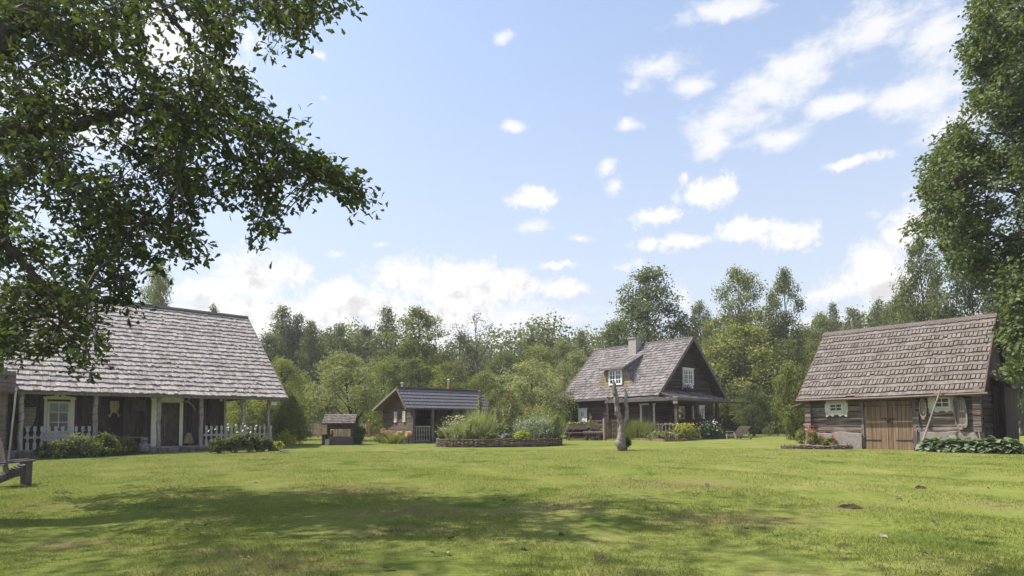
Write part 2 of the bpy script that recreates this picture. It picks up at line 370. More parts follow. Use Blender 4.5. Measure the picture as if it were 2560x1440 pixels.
# ------------------------------------------------------------------ building materials
M['shingle_pale'] = mat_wood('silvered_shingle', (.205, .18, .166), (.40, .362, .335), (14, 1.2, 1.2), 2.5, rnd=.35, stain=(.19, .165, .16), bump=.3)
M['shingle_grey'] = mat_wood('grey_shingle', (.098, .088, .085), (.225, .202, .195), (14, 1.2, 1.2), 2.5, rnd=.5, stain=(.09, .078, .076), bump=.3)
M['shingle_brown'] = mat_wood('brown_grey_shingle', (.092, .078, .068), (.215, .185, .165), (14, 1.2, 1.2), 2.5, rnd=.25, stain=(.15, .125, .115), bump=.3)
M['tar_wood'] = mat_wood('tarred_boards', (.028, .018, .016), (.085, .060, .054), (9, 9, .8), 2.5, rnd=.4)
M['brown_log'] = mat_wood('brown_stained_log', (.050, .028, .024), (.115, .072, .062), (.8, 9, 9), 2.5, rnd=.4)
M['grey_log'] = mat_wood('weathered_log', (.085, .068, .055), (.30, .245, .20), (.8, 8, 14), 2.2, rnd=.35, stain=(.07, .055, .045), bump=.5)
M['shed_log'] = mat_wood('brown_wavy_board', (.065, .047, .038), (.165, .125, .10), (.8, 9, 9), 2.2, rnd=.35)
M['post_wood'] = mat_wood('pale_grey_post', (.22, .19, .165), (.46, .42, .38), (9, 9, .8), 2.5, rnd=.3)
M['railing_wood'] = mat_wood('pale_railing', (.28, .262, .24), (.48, .46, .43), (9, 9, .8), 2.5, rnd=.25)
M['dark_post'] = mat_wood('dark_brown_post', (.055, .038, .034), (.125, .09, .08), (9, 9, .8), 2.5, rnd=.3)
M['grey_post'] = mat_wood('grey_brown_post', (.085, .07, .068), (.19, .16, .155), (9, 9, .8), 2.5, rnd=.3)
M['dead_wood'] = mat_wood('bare_dead_wood', (.10, .082, .070), (.32, .275, .245), (7, 7, .6), 2.0, rnd=.2, stain=(.11, .085, .07), bump=.6)
M['door_wood'] = mat_wood('honey_brown_planks', (.15, .10, .062), (.285, .20, .128), (8, 8, .5), 2.0, rnd=.3, stain=(.17, .105, .06))
M['door_dark'] = mat_wood('dark_brown_door', (.055, .038, .032), (.13, .092, .078), (6, 6, 1), 2.5, rnd=.3)
M['tan_shingle'] = mat_wood('tan_dormer_shingle', (.20, .145, .09), (.35, .265, .175), (10, 10, 1), 2.5, rnd=.4)
M['bare_board'] = mat_wood('unpainted_board', (.19, .145, .11), (.38, .31, .25), (1, 9, 9), 2.5, rnd=.3)
M['new_wood'] = mat_wood('fresh_orange_wood', (.38, .21, .10), (.55, .34, .18), (8, 8, 1), 2.5, rnd=.2)
M['fence_wood'] = mat_wood('brown_fence_wood', (.20, .14, .10), (.42, .31, .23), (9, 9, 1), 2.5, rnd=.5)
M['fence_dark'] = mat_wood('reddish_picket', (.12, .085, .08), (.25, .185, .175), (9, 9, 1), 2.5, rnd=.4)
M['wattle'] = mat_wood('woven_willow', (.085, .058, .045), (.25, .185, .15), (2, 2, 6), 4, rnd=.7)
M['chair_wood'] = mat_wood('purple_brown_chair', (.060, .045, .052), (.125, .098, .11), (2, 8, 8), 2.5, rnd=.2, rough=.6, spec=.3)
M['lounge_wood'] = mat_wood('grey_lounge_slats', (.15, .12, .12), (.30, .255, .25), (3, 3, 3), 3, rnd=.3)
M['table_wood'] = mat_wood('red_brown_table', (.13, .082, .07), (.27, .185, .165), (1, 8, 8), 2.5, rnd=.4)
M['cream'] = mat_plain('cream_paint', (.66, .635, .54), .10, .55, bump=.04)
M['white'] = mat_plain('white_paint', (.78, .78, .77), .08, .5, bump=.04)
M['concrete'] = mat_plain('rough_plaster', (.26, .225, .205), .25, .9, .1, 9, bump=.5)
M['stone'] = mat_plain('field_stone', (.15, .125, .115), .35, .9, .1, 5, bump=.5)
M['statue_stone'] = mat_plain('pale_stone', (.22, .21, .20), .25, .9, .1, 14, bump=.5)
M['brick_white'] = mat_plain('whitewashed_brick', (.40, .37, .33), .18, .85, .1, 12)
M['iron'] = mat_plain('black_iron', (.03, .027, .026), .3, .5, .4)
M['metal_grey'] = mat_plain('galvanised_metal', (.42, .42, .43), .15, .35, .5, metal=.6)
M['flue_red'] = mat_plain('rusty_flue', (.42, .17, .12), .2, .6)
M['roof_tile'] = mat_plain('slate_blue_metal_tile', (.115, .108, .118), .12, .6, .25, 3, bump=.03)
M['gutter'] = mat_plain('brown_gutter', (.17, .115, .095), .2, .5)
M['straw'] = mat_wood('straw', (.22, .16, .095), (.40, .31, .20), (9, 9, 1), 4, rnd=.5)
M['cloth'] = mat_plain('burlap', (.34, .29, .24), .2, .95, .05, 20)
M['soil'] = mat_plain('garden_soil', (.055, .040, .030), .4, 1, .05, 8, bump=.8)
M['shade_dark'] = mat_plain('painted_shade', (.012, .010, .010), .2, .9, .05)  # near-black standing in for shade behind panes and in holes
M['lace'] = mat_plain('lace_curtain', (.32, .31, .29), .2, .95, .05, 30)
M['plaster'] = mat_plain('shaded_plaster', (.10, .09, .08), .3, .9, .1, 4)  # pale oven plaster darkened: the shed's inner shade is in the colour
m, nt, out = new_mat('window_glass')
b1 = node(nt, 'ShaderNodeBsdfTransparent'); b1.inputs[0].default_value = (.75, .78, .78, 1); b2 = node(nt, 'ShaderNodeBsdfGlossy', i_Roughness=.05)
fr = node(nt, 'ShaderNodeFresnel', i_IOR=1.5); mx = node(nt, 'ShaderNodeMixShader')
nt.links.new(fr.outputs[0], mx.inputs[0]); nt.links.new(b1.outputs[0], mx.inputs[1]); nt.links.new(b2.outputs[0], mx.inputs[2]); nt.links.new(mx.outputs[0], out.inputs[0])
M['glass'] = m

# ------------------------------------------------------------------ building frame: u along the eave, v into the house
class Frame:
    def __init__(s, X, Y, th):
        s.O = Vector((X, Y, 0)); s.th = th; s.u = Vector((cos(th), sin(th), 0)); s.v = Vector((-sin(th), cos(th), 0))
    def world(s, u, v, z): return s.O + s.u * u + s.v * v + Vector((0, 0, z))
    def uz(s, px, py, v):
        r = ray(px, py); C = Vector((0, 0, EYE)); t = ((s.O - C).dot(s.v) + v) / r.dot(s.v); p = C + r * t - s.O
        return p.dot(s.u), p.z
    def vz(s, px, py, u):
        r = ray(px, py); C = Vector((0, 0, EYE)); t = ((s.O - C).dot(s.u) + u) / r.dot(s.u); p = C + r * t - s.O
        return p.dot(s.v), p.z
    def U(s, px, v, py=1050): return s.uz(px, py, v)[0]
    def front(s, v): return lambda a, b, d: (a, v - d, b)          # facade planes: a along, b up, d outward
    def right(s, u): return lambda a, b, d: (u + d, a, b)
    def left(s, u): return lambda a, b, d: (u - d, -a, b)

def boxP(mb, P, a0, a1, b0, b1, d0, d1, r=None):
    mb.hexa([P(a0, b0, d0), P(a1, b0, d0), P(a1, b0, d1), P(a0, b0, d1), P(a0, b1, d0), P(a1, b1, d0), P(a1, b1, d1), P(a0, b1, d1)], r)

def shingles(mb, u0, u1, A, B, n, wid, th, kind='plain', clip=None, droop=0.0):
    """courses of split shingles from eave line A=(v,z) up to ridge line B=(v,z)"""
    A, B = Vector(A), Vector(B); d = B - A; nl = d.length; dn = d / nl; nrm = Vector((-dn.y, dn.x))
    if nrm.y < 0: nrm = -nrm
    t = 0.0; i = 0
    while t < 1 - 1e-4:
        rib = kind == 'rib' and i % 2 == 1
        h = (1 / n) * ((.82 if not rib else 1.12) if kind == 'rib' else 1.0)
        wv = .5 * random.random()
        x = u0 - random.random() * wid * .5
        while x < u1:
            if kind == 'rib': ww = (.135 if rib else .30) * random.uniform(.85, 1.15); gap = .030 if rib else .002; tk = th * (1.2 if rib else .8) * random.uniform(.85, 1.2)
            else: ww = wid * random.uniform(.6, 1.3); gap = .006; tk = th * random.uniform(.75, 1.3)
            xa, xb = max(x, u0), min(x + ww - gap, u1); x += ww
            if xb - xa < .015: continue
            low = t + random.uniform(-.10, .10) * h + .07 * h * sin(xa * 1.7 + i * 2.1)
            if low < 0: low = 0
            if random.random() < .012: low += .3 * h
            up = min(1.0, t + h * 1.35)
            if clip:
                xa2, xb2 = clip((low + up) / 2, xa, xb)
                if xb2 - xa2 < .02: continue
                xa, xb = xa2, xb2
            pl = A + d * low; pu = A + d * up; k1 = tk + .012; k0 = .012
            tw = random.uniform(-.006, .006)
            q = lambda u, p, k: (u, p.x + nrm.x * k, p.y + nrm.y * k)
            base = [q(xa, pl, k0), q(xb, pl, k0), q(xb, pu, 0), q(xa, pu, 0)]
            top = [q(xa, pl, k1 + tw), q(xb, pl, k1 - tw), q(xb, pu, .006), q(xa, pu, .006)]
            n0 = len(mb.v); mb.v.extend(base + top); r = random.random()
            for f in ((4, 5, 6, 7), (0, 1, 5, 4), (1, 2, 6, 5), (3, 0, 4, 7)): mb.f.append(tuple(n0 + j for j in f)); mb.r.append(r)
        t += h; i += 1

def roof_deck(mb, u0, u1, A, B, C, th=.10):
    """two-slope slab beneath the shingles: eave A, ridge B, back eave C as (v,z)"""
    for P, Q in ((A, B), (B, C)):
        mb.hexa([(u0, P[0], P[1] - th), (u1, P[0], P[1] - th), (u1, Q[0], Q[1] - th), (u0, Q[0], Q[1] - th), (u0, P[0], P[1] - .005), (u1, P[0], P[1] - .005), (u1, Q[0], Q[1] - .005), (u0, Q[0], Q[1] - .005)])

def boards(mb, P, a0, a1, b0, b1, wid, th=.025, top=None):
    x = a0
    while x < a1 - .01:
        w_ = min(wid * random.uniform(.85, 1.15), a1 - x); o = random.uniform(0, .008); r = random.random()
        if top: mb.hexa([P(x, b0, o - .02), P(x + w_ - .008, b0, o - .02), P(x + w_ - .008, b0, o + th), P(x, b0, o + th), P(x, top(x), o - .02), P(x + w_ - .008, top(x + w_), o - .02), P(x + w_ - .008, top(x + w_), o + th), P(x, top(x), o + th)], r)
        else: boxP(mb, P, x, x + w_ - .008, b0, b1, o - .02, o + th, r)
        x += w_

def logs(mb, P, a0, a1, b0, b1, n, depth=.09, wav=.02, flat=False, trim=None):
    h = (b1 - b0) / n; seg = max(2, int((a1 - a0) / .5))
    for i in range(n):
        z0, z1 = b0 + i * h, b0 + (i + 1) * h; r = random.random()
        A0, A1 = (a0, a1) if trim is None else trim((z0 + z1) / 2, a0, a1)
        if A1 - A0 < .05: continue
        ph = random.random() * 6
        angs = [-80, -45, 0, 45, 80] if not flat else [-85, -60, 0, 60, 85]
        rows = []
        for s in range(seg + 1):
            a = A0 + (A1 - A0) * s / seg; wz = wav * sin(a * 2.1 + ph) * .6; row = []
            for g in angs:
                c, s_ = cos(radians(g)), sin(radians(g))
                dd = depth * (c if not flat else min(1, c * 2.2) * .8 + .2 * c)
                row.append(P(a, (z0 + z1) / 2 + s_ * h * .495 + wz + random.uniform(-.3, .3) * wav * .5, dd + random.uniform(-.2, .2) * wav))
            rows.append(row)
        n0 = len(mb.v); k = len(angs)
        for row in rows: mb.v.extend(row)
        for s in range(seg):
            for j in range(k - 1): mb.f.append((n0 + s * k + j, n0 + (s + 1) * k + j, n0 + (s + 1) * k + j + 1, n0 + s * k + j + 1)); mb.r.append(r)
        mb.f.append(tuple(n0 + j for j in range(k))); mb.r.append(r); mb.f.append(tuple(n0 + seg * k + j for j in range(k))); mb.r.append(r)

def window(parent, P, a0, a1, b0, b1, cols, rows, fw=.07, mw=.03, mat='white', depth=.09, lace=False, centre=None, d0=0.0):
    """casing (the part) with pane, sash and, where seen, a curtain as sub-parts"""
    W = MB()
    boxP(W, P, a0 - fw, a0, b0 - fw, b1 + fw, d0 - .01, d0 + depth); boxP(W, P, a1, a1 + fw, b0 - fw, b1 + fw, d0 - .01, d0 + depth)
    boxP(W, P, a0, a1, b1, b1 + fw, d0 - .01, d0 + depth); boxP(W, P, a0, a1, b0 - fw, b0, d0 - .01, d0 + depth)
    wn = W.build('window', M[mat], parent)
    R = MB(); boxP(R, P, a0, a1, b0, b1, d0 - .012, d0 + .012); R.build('dark_backing', M['shade_dark'], wn)  # dark board put behind the glass for the unlit inside
    G = MB(); boxP(G, P, a0 + .001, a1 - .001, b0 + .001, b1 - .001, d0 + .045, d0 + .049); G.build('pane', M['glass'], wn)
    S = MB(); sw = mw * 1.1; e = d0 + .052; f = d0 + .072
    boxP(S, P, a0, a0 + sw, b0, b1, e, f); boxP(S, P, a1 - sw, a1, b0, b1, e, f); boxP(S, P, a0 + sw, a1 - sw, b1 - sw, b1, e, f); boxP(S, P, a0 + sw, a1 - sw, b0, b0 + sw, e, f)
    for i in range(1, cols):
        x = a0 + (a1 - a0) * i / cols; q = mw * (1.6 if centre == i else .5) ; boxP(S, P, x - q, x + q, b0 + sw, b1 - sw, e, f - .003)
    for j in range(1, rows):
        z = b0 + (b1 - b0) * j / rows; boxP(S, P, a0 + sw, a1 - sw, z - mw * .5, z + mw * .5, e, f - .006)
    S.build('sash', M[mat], wn)
    if lace:
        C = MB(); n = 16
        for side in (0, 1):
            for i in range(n):
                xa, xb = [a0 + (a1 - a0) * (side * n + t) / (2 * n) for t in (i, i + 1)]
                zz = lambda t: b1 - (b1 - b0) * (.20 + .10 * abs(sin(t * pi / n * 1.0)) + .03 * abs(sin(t * pi / 2)))
                C.poly([P(xa, zz(i), d0 + .02 + .006 * (i % 2)), P(xb, zz(i + 1), d0 + .02 + .006 * ((i + 1) % 2)), P(xb, b1, d0 + .02 + .006 * ((i + 1) % 2)), P(xa, b1, d0 + .02 + .006 * (i % 2))])
        C.build('curtain', M['lace'], wn)
    return wn

def mirror(half):   # half outline of (x>=0, z) from bottom to top
    return half + [(-x, z) for x, z in reversed(half) if x > 1e-6]

# ================================================================== 1. long porch house, left
LH = Frame(-17.912, 20.778, .764); Lh, wh, Eh, Rh = 10.0, 5.4, 2.27, 6.87; kh = (Rh - Eh) / wh
house = thing('porch_house', 'long dark timber house with a steep silver shingle roof and open front porch', 'house', LH.O, LH.th)
mb = MB(); shingles(mb, -.1, Lh, (0, Eh), (wh, Rh), 22, .13, .055); roof = mb.build('roof', M['shingle_pale'], house)
mb = MB(); roof_deck(mb, -.08, Lh - .02, (.02, Eh), (wh, Rh), (2 * wh, Eh)); mb.build('roof_deck', M['grey_post'], roof)
mb = MB(); mb.box(-.1, Lh + .02, wh - .16, wh + .16, Rh - .03, Rh + .075); mb.build('ridge_cap', M['shingle_grey'], roof)
for q_ in (((Lh + .02, -.04, Eh - .07), (Lh + .02, wh, Rh - .06)), ((Lh + .02, wh, Rh - .06), (Lh + .02, 2 * wh, Eh - .07))):
    mb = MB(); mb.bar(*q_, .05, .17); mb.build('bargeboard', M['shingle_grey'], roof)
vw = 1.35; uR = LH.U(561, vw); P = LH.front(vw)
mb = MB(); boards(mb, P, -.1, uR, -.2, Eh + kh * vw - .12, .15); wall = mb.build('wall', M['tar_wood'], house)
mb = MB()
Pr = LH.right(uR - .03); boards(mb, Pr, vw + .03, 2 * wh - .6, -.2, 0, .16, top=lambda a: min(Eh + kh * a, Eh + kh * (2 * wh - a)) - .12)
Pl = lambda a, b, d: (.35 - d, a, b); boards(mb, Pl, vw + .03, 2 * wh - .6, -.3, 0, .16, top=lambda a: min(Eh + kh * a, Eh + kh * (2 * wh - a)) - .12)
boards(mb, lambda a, b, d: (a, 2 * wh - .7 + d, b), .3, uR - .05, -.2, Eh + .4, .16); mb.build('side_wall', M['tar_wood'], house)
mb = MB(); mb.box(uR - .03, uR + .06, vw - .06, vw + .03, -.1, Eh + kh * vw - .13); mb.build('corner_board', M['post_wood'], house)
mb = MB(); boards(mb, lambda a, b, d: (a, b, .10 + d), -.1, Lh - .35, .20, vw - .03, .2, .03)
mb.build('porch_floor', M['bare_board'], house)
mb = MB()
x = -.2
while x < Lh - .4:
    w_ = random.uniform(.25, .6); h_ = random.uniform(.05, .12); n = len(mb.v)
    pr = [(x + w_ * (.5 + .5 * cos(t)), .20 + .14 * sin(t) * random.uniform(.8, 1.2)) for t in np.linspace(0, 2 * pi, 9)[:-1]]
    mb.faces([(a, b, -.28) for a, b in pr] + [(a, b, h_ - .06) for a, b in pr] + [(x + w_ * .5 + (a - x - w_ * .5) * .7, .2 + (b - .2) * .7, h_) for a, b in pr],
             [(i, (i + 1) % 8, 8 + (i + 1) % 8, 8 + i) for i in range(8)] + [(8 + i, 8 + (i + 1) % 8, 16 + (i + 1) % 8, 16 + i) for i in range(8)] + [tuple(range(16, 24))]); x += w_ * .93
mb.build('foundation_stones', M['stone'], house)
vp = .38; posts = {}
for nm, px in (('a', 52), ('b', 238), ('c', 397), ('d', 503), ('e', 609), ('f', 671)):
    u = LH.U(px, vp); posts[nm] = u; r_ = .085 if nm in 'abcd' else .078
    mb = MB(); n = 10; zt = Eh + kh * vp - .16
    pts = []; rad = []
    for i in range(n + 1):
        z = -.2 + (zt + .2) * i / n; pts.append((u + .012 * sin(i * 1.3 + u), vp + .012 * cos(i * 1.7), z)); rad.append(r_ * (1 + .06 * sin(i * 2.1 + u)))
    mb.tube(pts, rad, 8); pst = mb.build('porch_post', M['post_wood'], house, True)
    mb = MB(); tw = []   # dark cord wound round the post
    for i in range(60): a = i / 60 * 2 * pi * 4.5; tw.append((u + (r_ + .014) * cos(a), vp + (r_ + .014) * sin(a), .95 + (zt - 1.05) * i / 60))
    mb.tube(tw, .009, 4); mb.build('cord', M['iron'], pst)
mb = MB(); mb.box(-.1, Lh - .15, vp - .07, vp + .07, Eh + kh * vp - .26, Eh + kh * vp - .12); mb.box(posts['f'] - .07, posts['f'] + .07, vp + .08, 2 * wh - .5, Eh + kh * vp - .26, Eh + kh * vp - .13); mb.build('porch_beam', M['post_wood'], house)
BAL = [(.052, 0), (.052, .40), (.020, .47), (.050, .58), (.058, .64), (.030, .74), (.020, .80), (.050, .83), (.050, 1.0)]
def railing(parent, u0, u1, v, n, zb, zt, mat):
    mb = MB(); mb.bar((u0, v + .03, zb + (zt - zb) * .60), (u1, v + .03, zb + (zt - zb) * .60), .04, .07); rl = mb.build('railing', M[mat], parent)
    mb = MB(); mb.bar((u0, v + .03, zb + .12), (u1, v + .03, zb + .12), .04, .07); mb.build('rail', M[mat], rl); me = None
    for i in range(n):
        u = u0 + (u1 - u0) * (i + .5) / n
        if me is None:
            b = MB(); b.prism(mirror([(x, z * (zt - zb)) for x, z in BAL]), 0, .025, lambda a, b_, d: (a, -d, b_)); me = b.mesh('baluster', M[mat])
        o = link('baluster', me, rl); o.location = (u, v, zb)
    return rl
railing(house, posts['a'] + .1, posts['b'] - .08, vp - .02, 10, -.02, 1.0, 'railing_wood')
railing(house, posts['d'] + .1, posts['f'] - .08, vp - .02, 13, -.02, 1.0, 'railing_wood')
railing(house, posts['f'] + .1, posts['f'] + .12, vp - .02, 1, -.02, 1.0, 'railing_wood')
# window with carved surround
a0, zt = LH.uz(121, 1006, vw); a1, zb = LH.uz(170, 1080, vw); o0 = LH.U(109, vw); o1 = LH.U(185, vw)
W = window(house, P, a0, a1, zb, zt, 2, 3, .035, .035, 'cream', .10, True, d0=.03)
mb = MB(); boxP(mb, P, o0, a0 - .04, zb - .35, zt + .12, .03, .075); boxP(mb, P, a1 + .04, o1, zb - .35, zt + .12, .03, .075); boxP(mb, P, a0 - .04, a1 + .04, zb - .35, zb - .04, .03, .07)
def crest(mb, P, o0, o1, z, h, d0, d1, hole=True):
    c = (o0 + o1) / 2; hw = (o1 - o0) / 2; pr = []
    N = 44
    for i in range(N + 1):
        t = i / N * 2 - 1; y = h * (.30 + .30 * (1 - abs(t)) + .40 * max(0, 1 - abs(t) * 3.2) ** .7) + h * .10 * abs(sin(t * 4.5 * pi)); pr.append((c + hw * t, z + y))
    mb.prism([(o0, z)] + [(o1, z)] + pr[::-1], d0, d1, P)
crest(mb, P, o0 - .03, o1 + .03, zt + .121, .26, .03, .09); mb.build('carved_surround', M['cream'], W)
mb = MB(); boxP(mb, P, (o0 + o1) / 2 - .03, (o0 + o1) / 2 + .03, zt + .23, zt + .29, .091, .094); mb.build('painted_hole', M['shade_dark'], W)  # dark plate laid on the crest, painted as a shaded hole
# front door
d0, dz1 = LH.uz(404, 1006, vw); d1, dz0 = LH.uz(442, 1123, vw); e0 = LH.U(377, vw); e1 = LH.U(456, vw)
mb = MB()
for side, (xa, xb) in enumerate(((d0, (d0 + d1) / 2), ((d0 + d1) / 2, d1))):   # herring-bone planks
    for i in range(12):
        z0 = .16 + (dz1 - .16) * i / 12; z1 = .16 + (dz1 - .16) * (i + 1) / 12; s = (xb - xa) * .9 * (-1 if side else 1)
        zA = min(max(z0 - max(s, 0), .13), dz1)
        q = [(xa, z0 - (0 if side else .25)), (xb, z0 - (.25 if side else 0)), (xb, z1 - (.25 if side else 0) - .012), (xa, z1 - (0 if side else .25) - .012)]
        q = [(a, min(max(b, .13), dz1)) for a, b in q]
        if q[2][1] - q[1][1] > .01 or q[3][1] - q[0][1] > .01: mb.hexa([P(q[0][0], q[0][1], .02), P(q[1][0], q[1][1], .02), P(q[1][0], q[1][1], .055), P(q[0][0], q[0][1], .055), P(q[3][0], q[3][1], .02), P(q[2][0], q[2][1], .02), P(q[2][0], q[2][1], .055), P(q[3][0], q[3][1], .055)])
boxP(mb, P, d0, d1, .12, dz1, .015, .04); door = mb.build('door', M['door_dark'], house)
mb = MB(); boxP(mb, P, e0, d0 - .13, .12, dz1 + .10, .03, .09); boxP(mb, P, d1 + .06, e1, .12, dz1 + .10, .03, .09); boxP(mb, P, d0 - .13, d1 + .06, dz1, dz1 + .10, .03, .085); crest(mb, P, e0 - .02, e1 + .02, dz1 + .101, .24, .03, .09); mb.build('door_frame', M['cream'], door)
mb = MB(); boxP(mb, P, d0 - .13, d0, .12, dz1, .02, .05); mb.build('side_panel', M['door_dark'], door)
mb = MB(); x = d0 + .12; boxP(mb, P, x - .012, x + .012, .55, 1.45, .075, .10); boxP(mb, P, x - .01, x + .01, .60, .63, .055, .075); boxP(mb, P, x - .01, x + .01, 1.37, 1.40, .055, .075); mb.build('handle', M['bare_board'], door)
# things hung on and stood against the porch wall
def onwall(name, label, cat, px, py, v=None, fr=LH, base_v=None):
    v = vw if v is None else v; u, z = fr.uz(px, py, v); return thing(name, label, cat, fr.world(u, v, z), fr.th)
t = onwall('wooden_trough', 'pale wooden trough hung by a string beside the left porch post', 'trough', 66, 1055)
I = lambda a, b, d: (a, -d, b)
mb = MB(); mb.prism([(-.20, .55), (-.22, .2), (-.14, -.1), (-.04, -.24), (.08, -.26), (.2, -.1), (.26, .2), (.26, .56)], .04, .12, I); mb.build('board', M['bare_board'], t)
mb = MB(); mb.tube([(-.1, -.08, .55), (.02, -.05, .80), (.24, -.08, .56)], .008, 4); mb.build('string', M['straw'], t)
t = onwall('straw_figure', 'straw bundle with two legs hung on the porch wall right of the window', 'straw decoration', 285, 1022)
mb = MB()
for i in range(26): a = i / 26 * 2 * pi; mb.tube([(.14 * cos(a), -.08 + .06 * sin(a), .32), (.155 * cos(a), -.08 + .07 * sin(a), .1), (.10 * cos(a), -.08 + .05 * sin(a), -.16)], .022, 4)
mb.build('bundle', M['straw'], t)
for s in (-1, 1):
    mb = MB()
    for i in range(6): mb.tube([(s * .05, -.08, -.1), (s * (.12 + .01 * i), -.08 + .01 * i, -.25), (s * (.14 + .015 * i), -.08, -.36 + .02 * i)], .016, 4)
    mb.build('leg', M['straw'], t)
t = onwall('wall_plaque', 'flat square brown board hung between straw figure and door', 'plaque', 347, 1013)
mb = MB(); boxP(mb, I, -.18, .18, -.20, .20, .035, .06); mb.build('panel', M['door_dark'], t)
mb = MB(); boxP(mb, I, -.20, .20, .20, .225, .03, .07); boxP(mb, I, -.20, .20, -.225, -.20, .03, .07); boxP(mb, I, -.205, -.18, -.2, .2, .03, .07); boxP(mb, I, .18, .205, -.2, .2, .03, .07); mb.build('frame', M['shed_log'], t)
t = onwall('forked_branch', 'bare forked branch hung on wall right of the house door', 'branch', 470, 1005)
mb = MB(); mb.tube([(-.28, -.07, -.02), (-.12, -.09, .02), (.0, -.1, .0), (.16, -.09, -.14), (.26, -.08, -.30), (.27, -.07, -.42)], [.035, .04, .042, .035, .03, .018], 6); mb.tube([(-.08, -.09, .02), (.04, -.1, .14), (.12, -.08, .26)], [.035, .03, .015], 6); mb.build('wood', M['bare_board'], t)
t = onwall('straw_broom', 'straw broom head leaning on the wall right of the door', 'broom', 469, 1122)
mb = MB()
for i in range(30): a = i / 30 * 2 * pi; mb.tube([(.19 * cos(a), -.15 + .07 * sin(a), .25), (.14 * cos(a), -.14 + .06 * sin(a), .52), (.05 * cos(a), -.13 + .03 * sin(a), .70)], .024, 4)
mb.build('bristles', M['straw'], t)
mb = MB(); mb.tube([(0, -.13, .66), (0, -.11, .98)], .018, 6); mb.build('handle', M['door_dark'], t); mb = MB(); mb.tube([(0, -.15, .0), (0, -.14, .30)], .10, 8); mb.build('stump', M['door_dark'], t)
t = onwall('garden_bench', 'low plank bench against porch wall behind the rose bush', 'bench', 320, 1120, vw - .35)
mb = MB(); mb.box(-.75, .55, -.16, .16, .40, .45); mb.build('seat', M['table_wood'], t)
for x in (-.6, .42):
    mb = MB(); mb.box(x - .04, x + .04, -.14, .14, -.02, .40); mb.build('leg', M['door_dark'], t)
t = thing('owl_statue', 'small pale stone owl standing at the porch edge left of the door', 'statue', LH.world(LH.U(359, .25, 1128), .12, -.06), LH.th)
mb = MB(); mb.lathe((0, 0, 0), [(.10, 0), (.16, .02), (.175, .12), (.165, .24), (.125, .34), (.09, .37), (.115, .42), (.125, .49), (.10, .56), (.04, .585)], 12)
for s in (-1, 1): mb.tube([(s * .08, 0, .53), (s * .10, 0, .62)], [.035, .008], 5)
mb.build('body', M['statue_stone'], t, True)
for s in (-1, 1):
    mb = MB(); mb.tube([(s * .15, -.02, .36), (s * .18, 0, .22), (s * .14, .02, .08)], [.03, .05, .02], 6); mb.build('wing', M['statue_stone'], t, True)
    mb = MB(); mb.lathe((s * .045, -.125, .455), [(.0, 0), (.028, .01), (.034, .03), (.028, .05), (0, .06)], 8); mb.build('eye', M['iron'], t, True)
mb = MB(); mb.tube([(0, -.11, .46), (0, -.16, .42)], [.025, .004], 5); mb.build('beak', M['stone'], t)
t = thing('flood_lamp', 'white box lamp under the right end of the porch roof', 'lamp', LH.world(LH.U(682, vp, 1010) + .02, vp, LH.uz(682, 1013, vp)[1]), LH.th)
mb = MB(); mb.box(-.13, .13, -.06, .06, 0, .17); mb.build('housing', M['metal_grey'], t); mb = MB(); mb.box(-.11, .11, -.068, -.0605, .02, .15); mb.build('front_glass', M['white'], t); mb = MB(); mb.box(-.02, .02, -.02, .02, .17, .40); mb.build('bracket', M['iron'], t)
u_, z_ = LH.uz(553, 1000, vw - .2)
t = thing('porch_lamp', 'small cream round lamp hung under the porch roof by the wall corner', 'lamp', LH.world(u_, vw - .2, z_), LH.th)
mb = MB(); mb.lathe((0, 0, -.07), [(.01, 0), (.05, .02), (.065, .06), (.05, .11), (.02, .13)], 10); mb.build('globe', M['cream'], t, True); mb = MB(); mb.tube([(0, 0, .05), (0, 0, .62)], .008, 4); mb.build('wire', M['iron'], t)
u_, z_ = LH.uz(597, 1003, vp + .1)
t = thing('iron_lantern', 'dark iron ring lantern hung in the open porch beside thin post', 'lantern', LH.world(u_, vp + .1, z_), LH.th)
mb = MB(); mb.tube([(.10 * cos(a), 0, .10 * sin(a)) for a in np.linspace(0, 2 * pi, 13)], .018, 5); mb.build('ring', M['iron'], t); mb = MB(); mb.tube([(0, 0, .1), (0, 0, .28)], .008, 4); mb.build('chain', M['iron'], t); mb = MB(); mb.lathe((0, 0, -.16), [(.02, 0), (.05, .02), (.05, .08), (.02, .1)], 8); mb.build('bell', M['iron'], t)

# board shed cut by the left edge of the frame, and the picket gate between
p0 = gnd(12, 1150)
t = thing('board_shed', 'tall shed of bare vertical boards cut by the left edge of the photo', 'shed', tuple(p0 - LH.u * 1.5), LH.th)
Pb = lambda a, b, d: (a, -d, b)
mb = MB(); boards(mb, Pb, -1.6, 1.50, -.05, 0, .14, .03, top=lambda a: 2.35); mb.build('wall', M['shed_log'], t)
mb = MB(); boards(mb, lambda a, b, d: (1.5 + d, a, b), .03, 2.2, -.05, 2.3, .14); mb.box(-1.6, 1.45, .05, 2.2, -.05, 2.25); mb.build('side_wall', M['shed_log'], t)
mb = MB(); boards(mb, lambda a, b, d: (a, -.25 - d + (b - 2.35) * .5, b), -1.8, 1.72, 2.35, 3.1, .13, .03); mb.box(-1.8, 1.65, .2, 2.3, 2.95, 3.03); mb.build('roof', M['shed_log'], t)
mb = MB(); mb.tube([(1.58, -.22, -.05), (1.72, -.25, 2.5)], [.03, .025], 6); mb.build('pole', M['post_wood'], t)
g0 = gnd(24, 1140); g1 = gnd(46, 1138)
t = thing('picket_gate', 'narrow grey picket gate between board shed and left porch post', 'gate', (g0.x, g0.y + .3, g0.z), .15)
mb = MB(); ln = g1.x - g0.x + .1
for i in range(5): x = ln * (i + .5) / 5; mb.box(x - .028, x + .028, -.012, .012, .06, 1.12 + .02 * (i % 2))
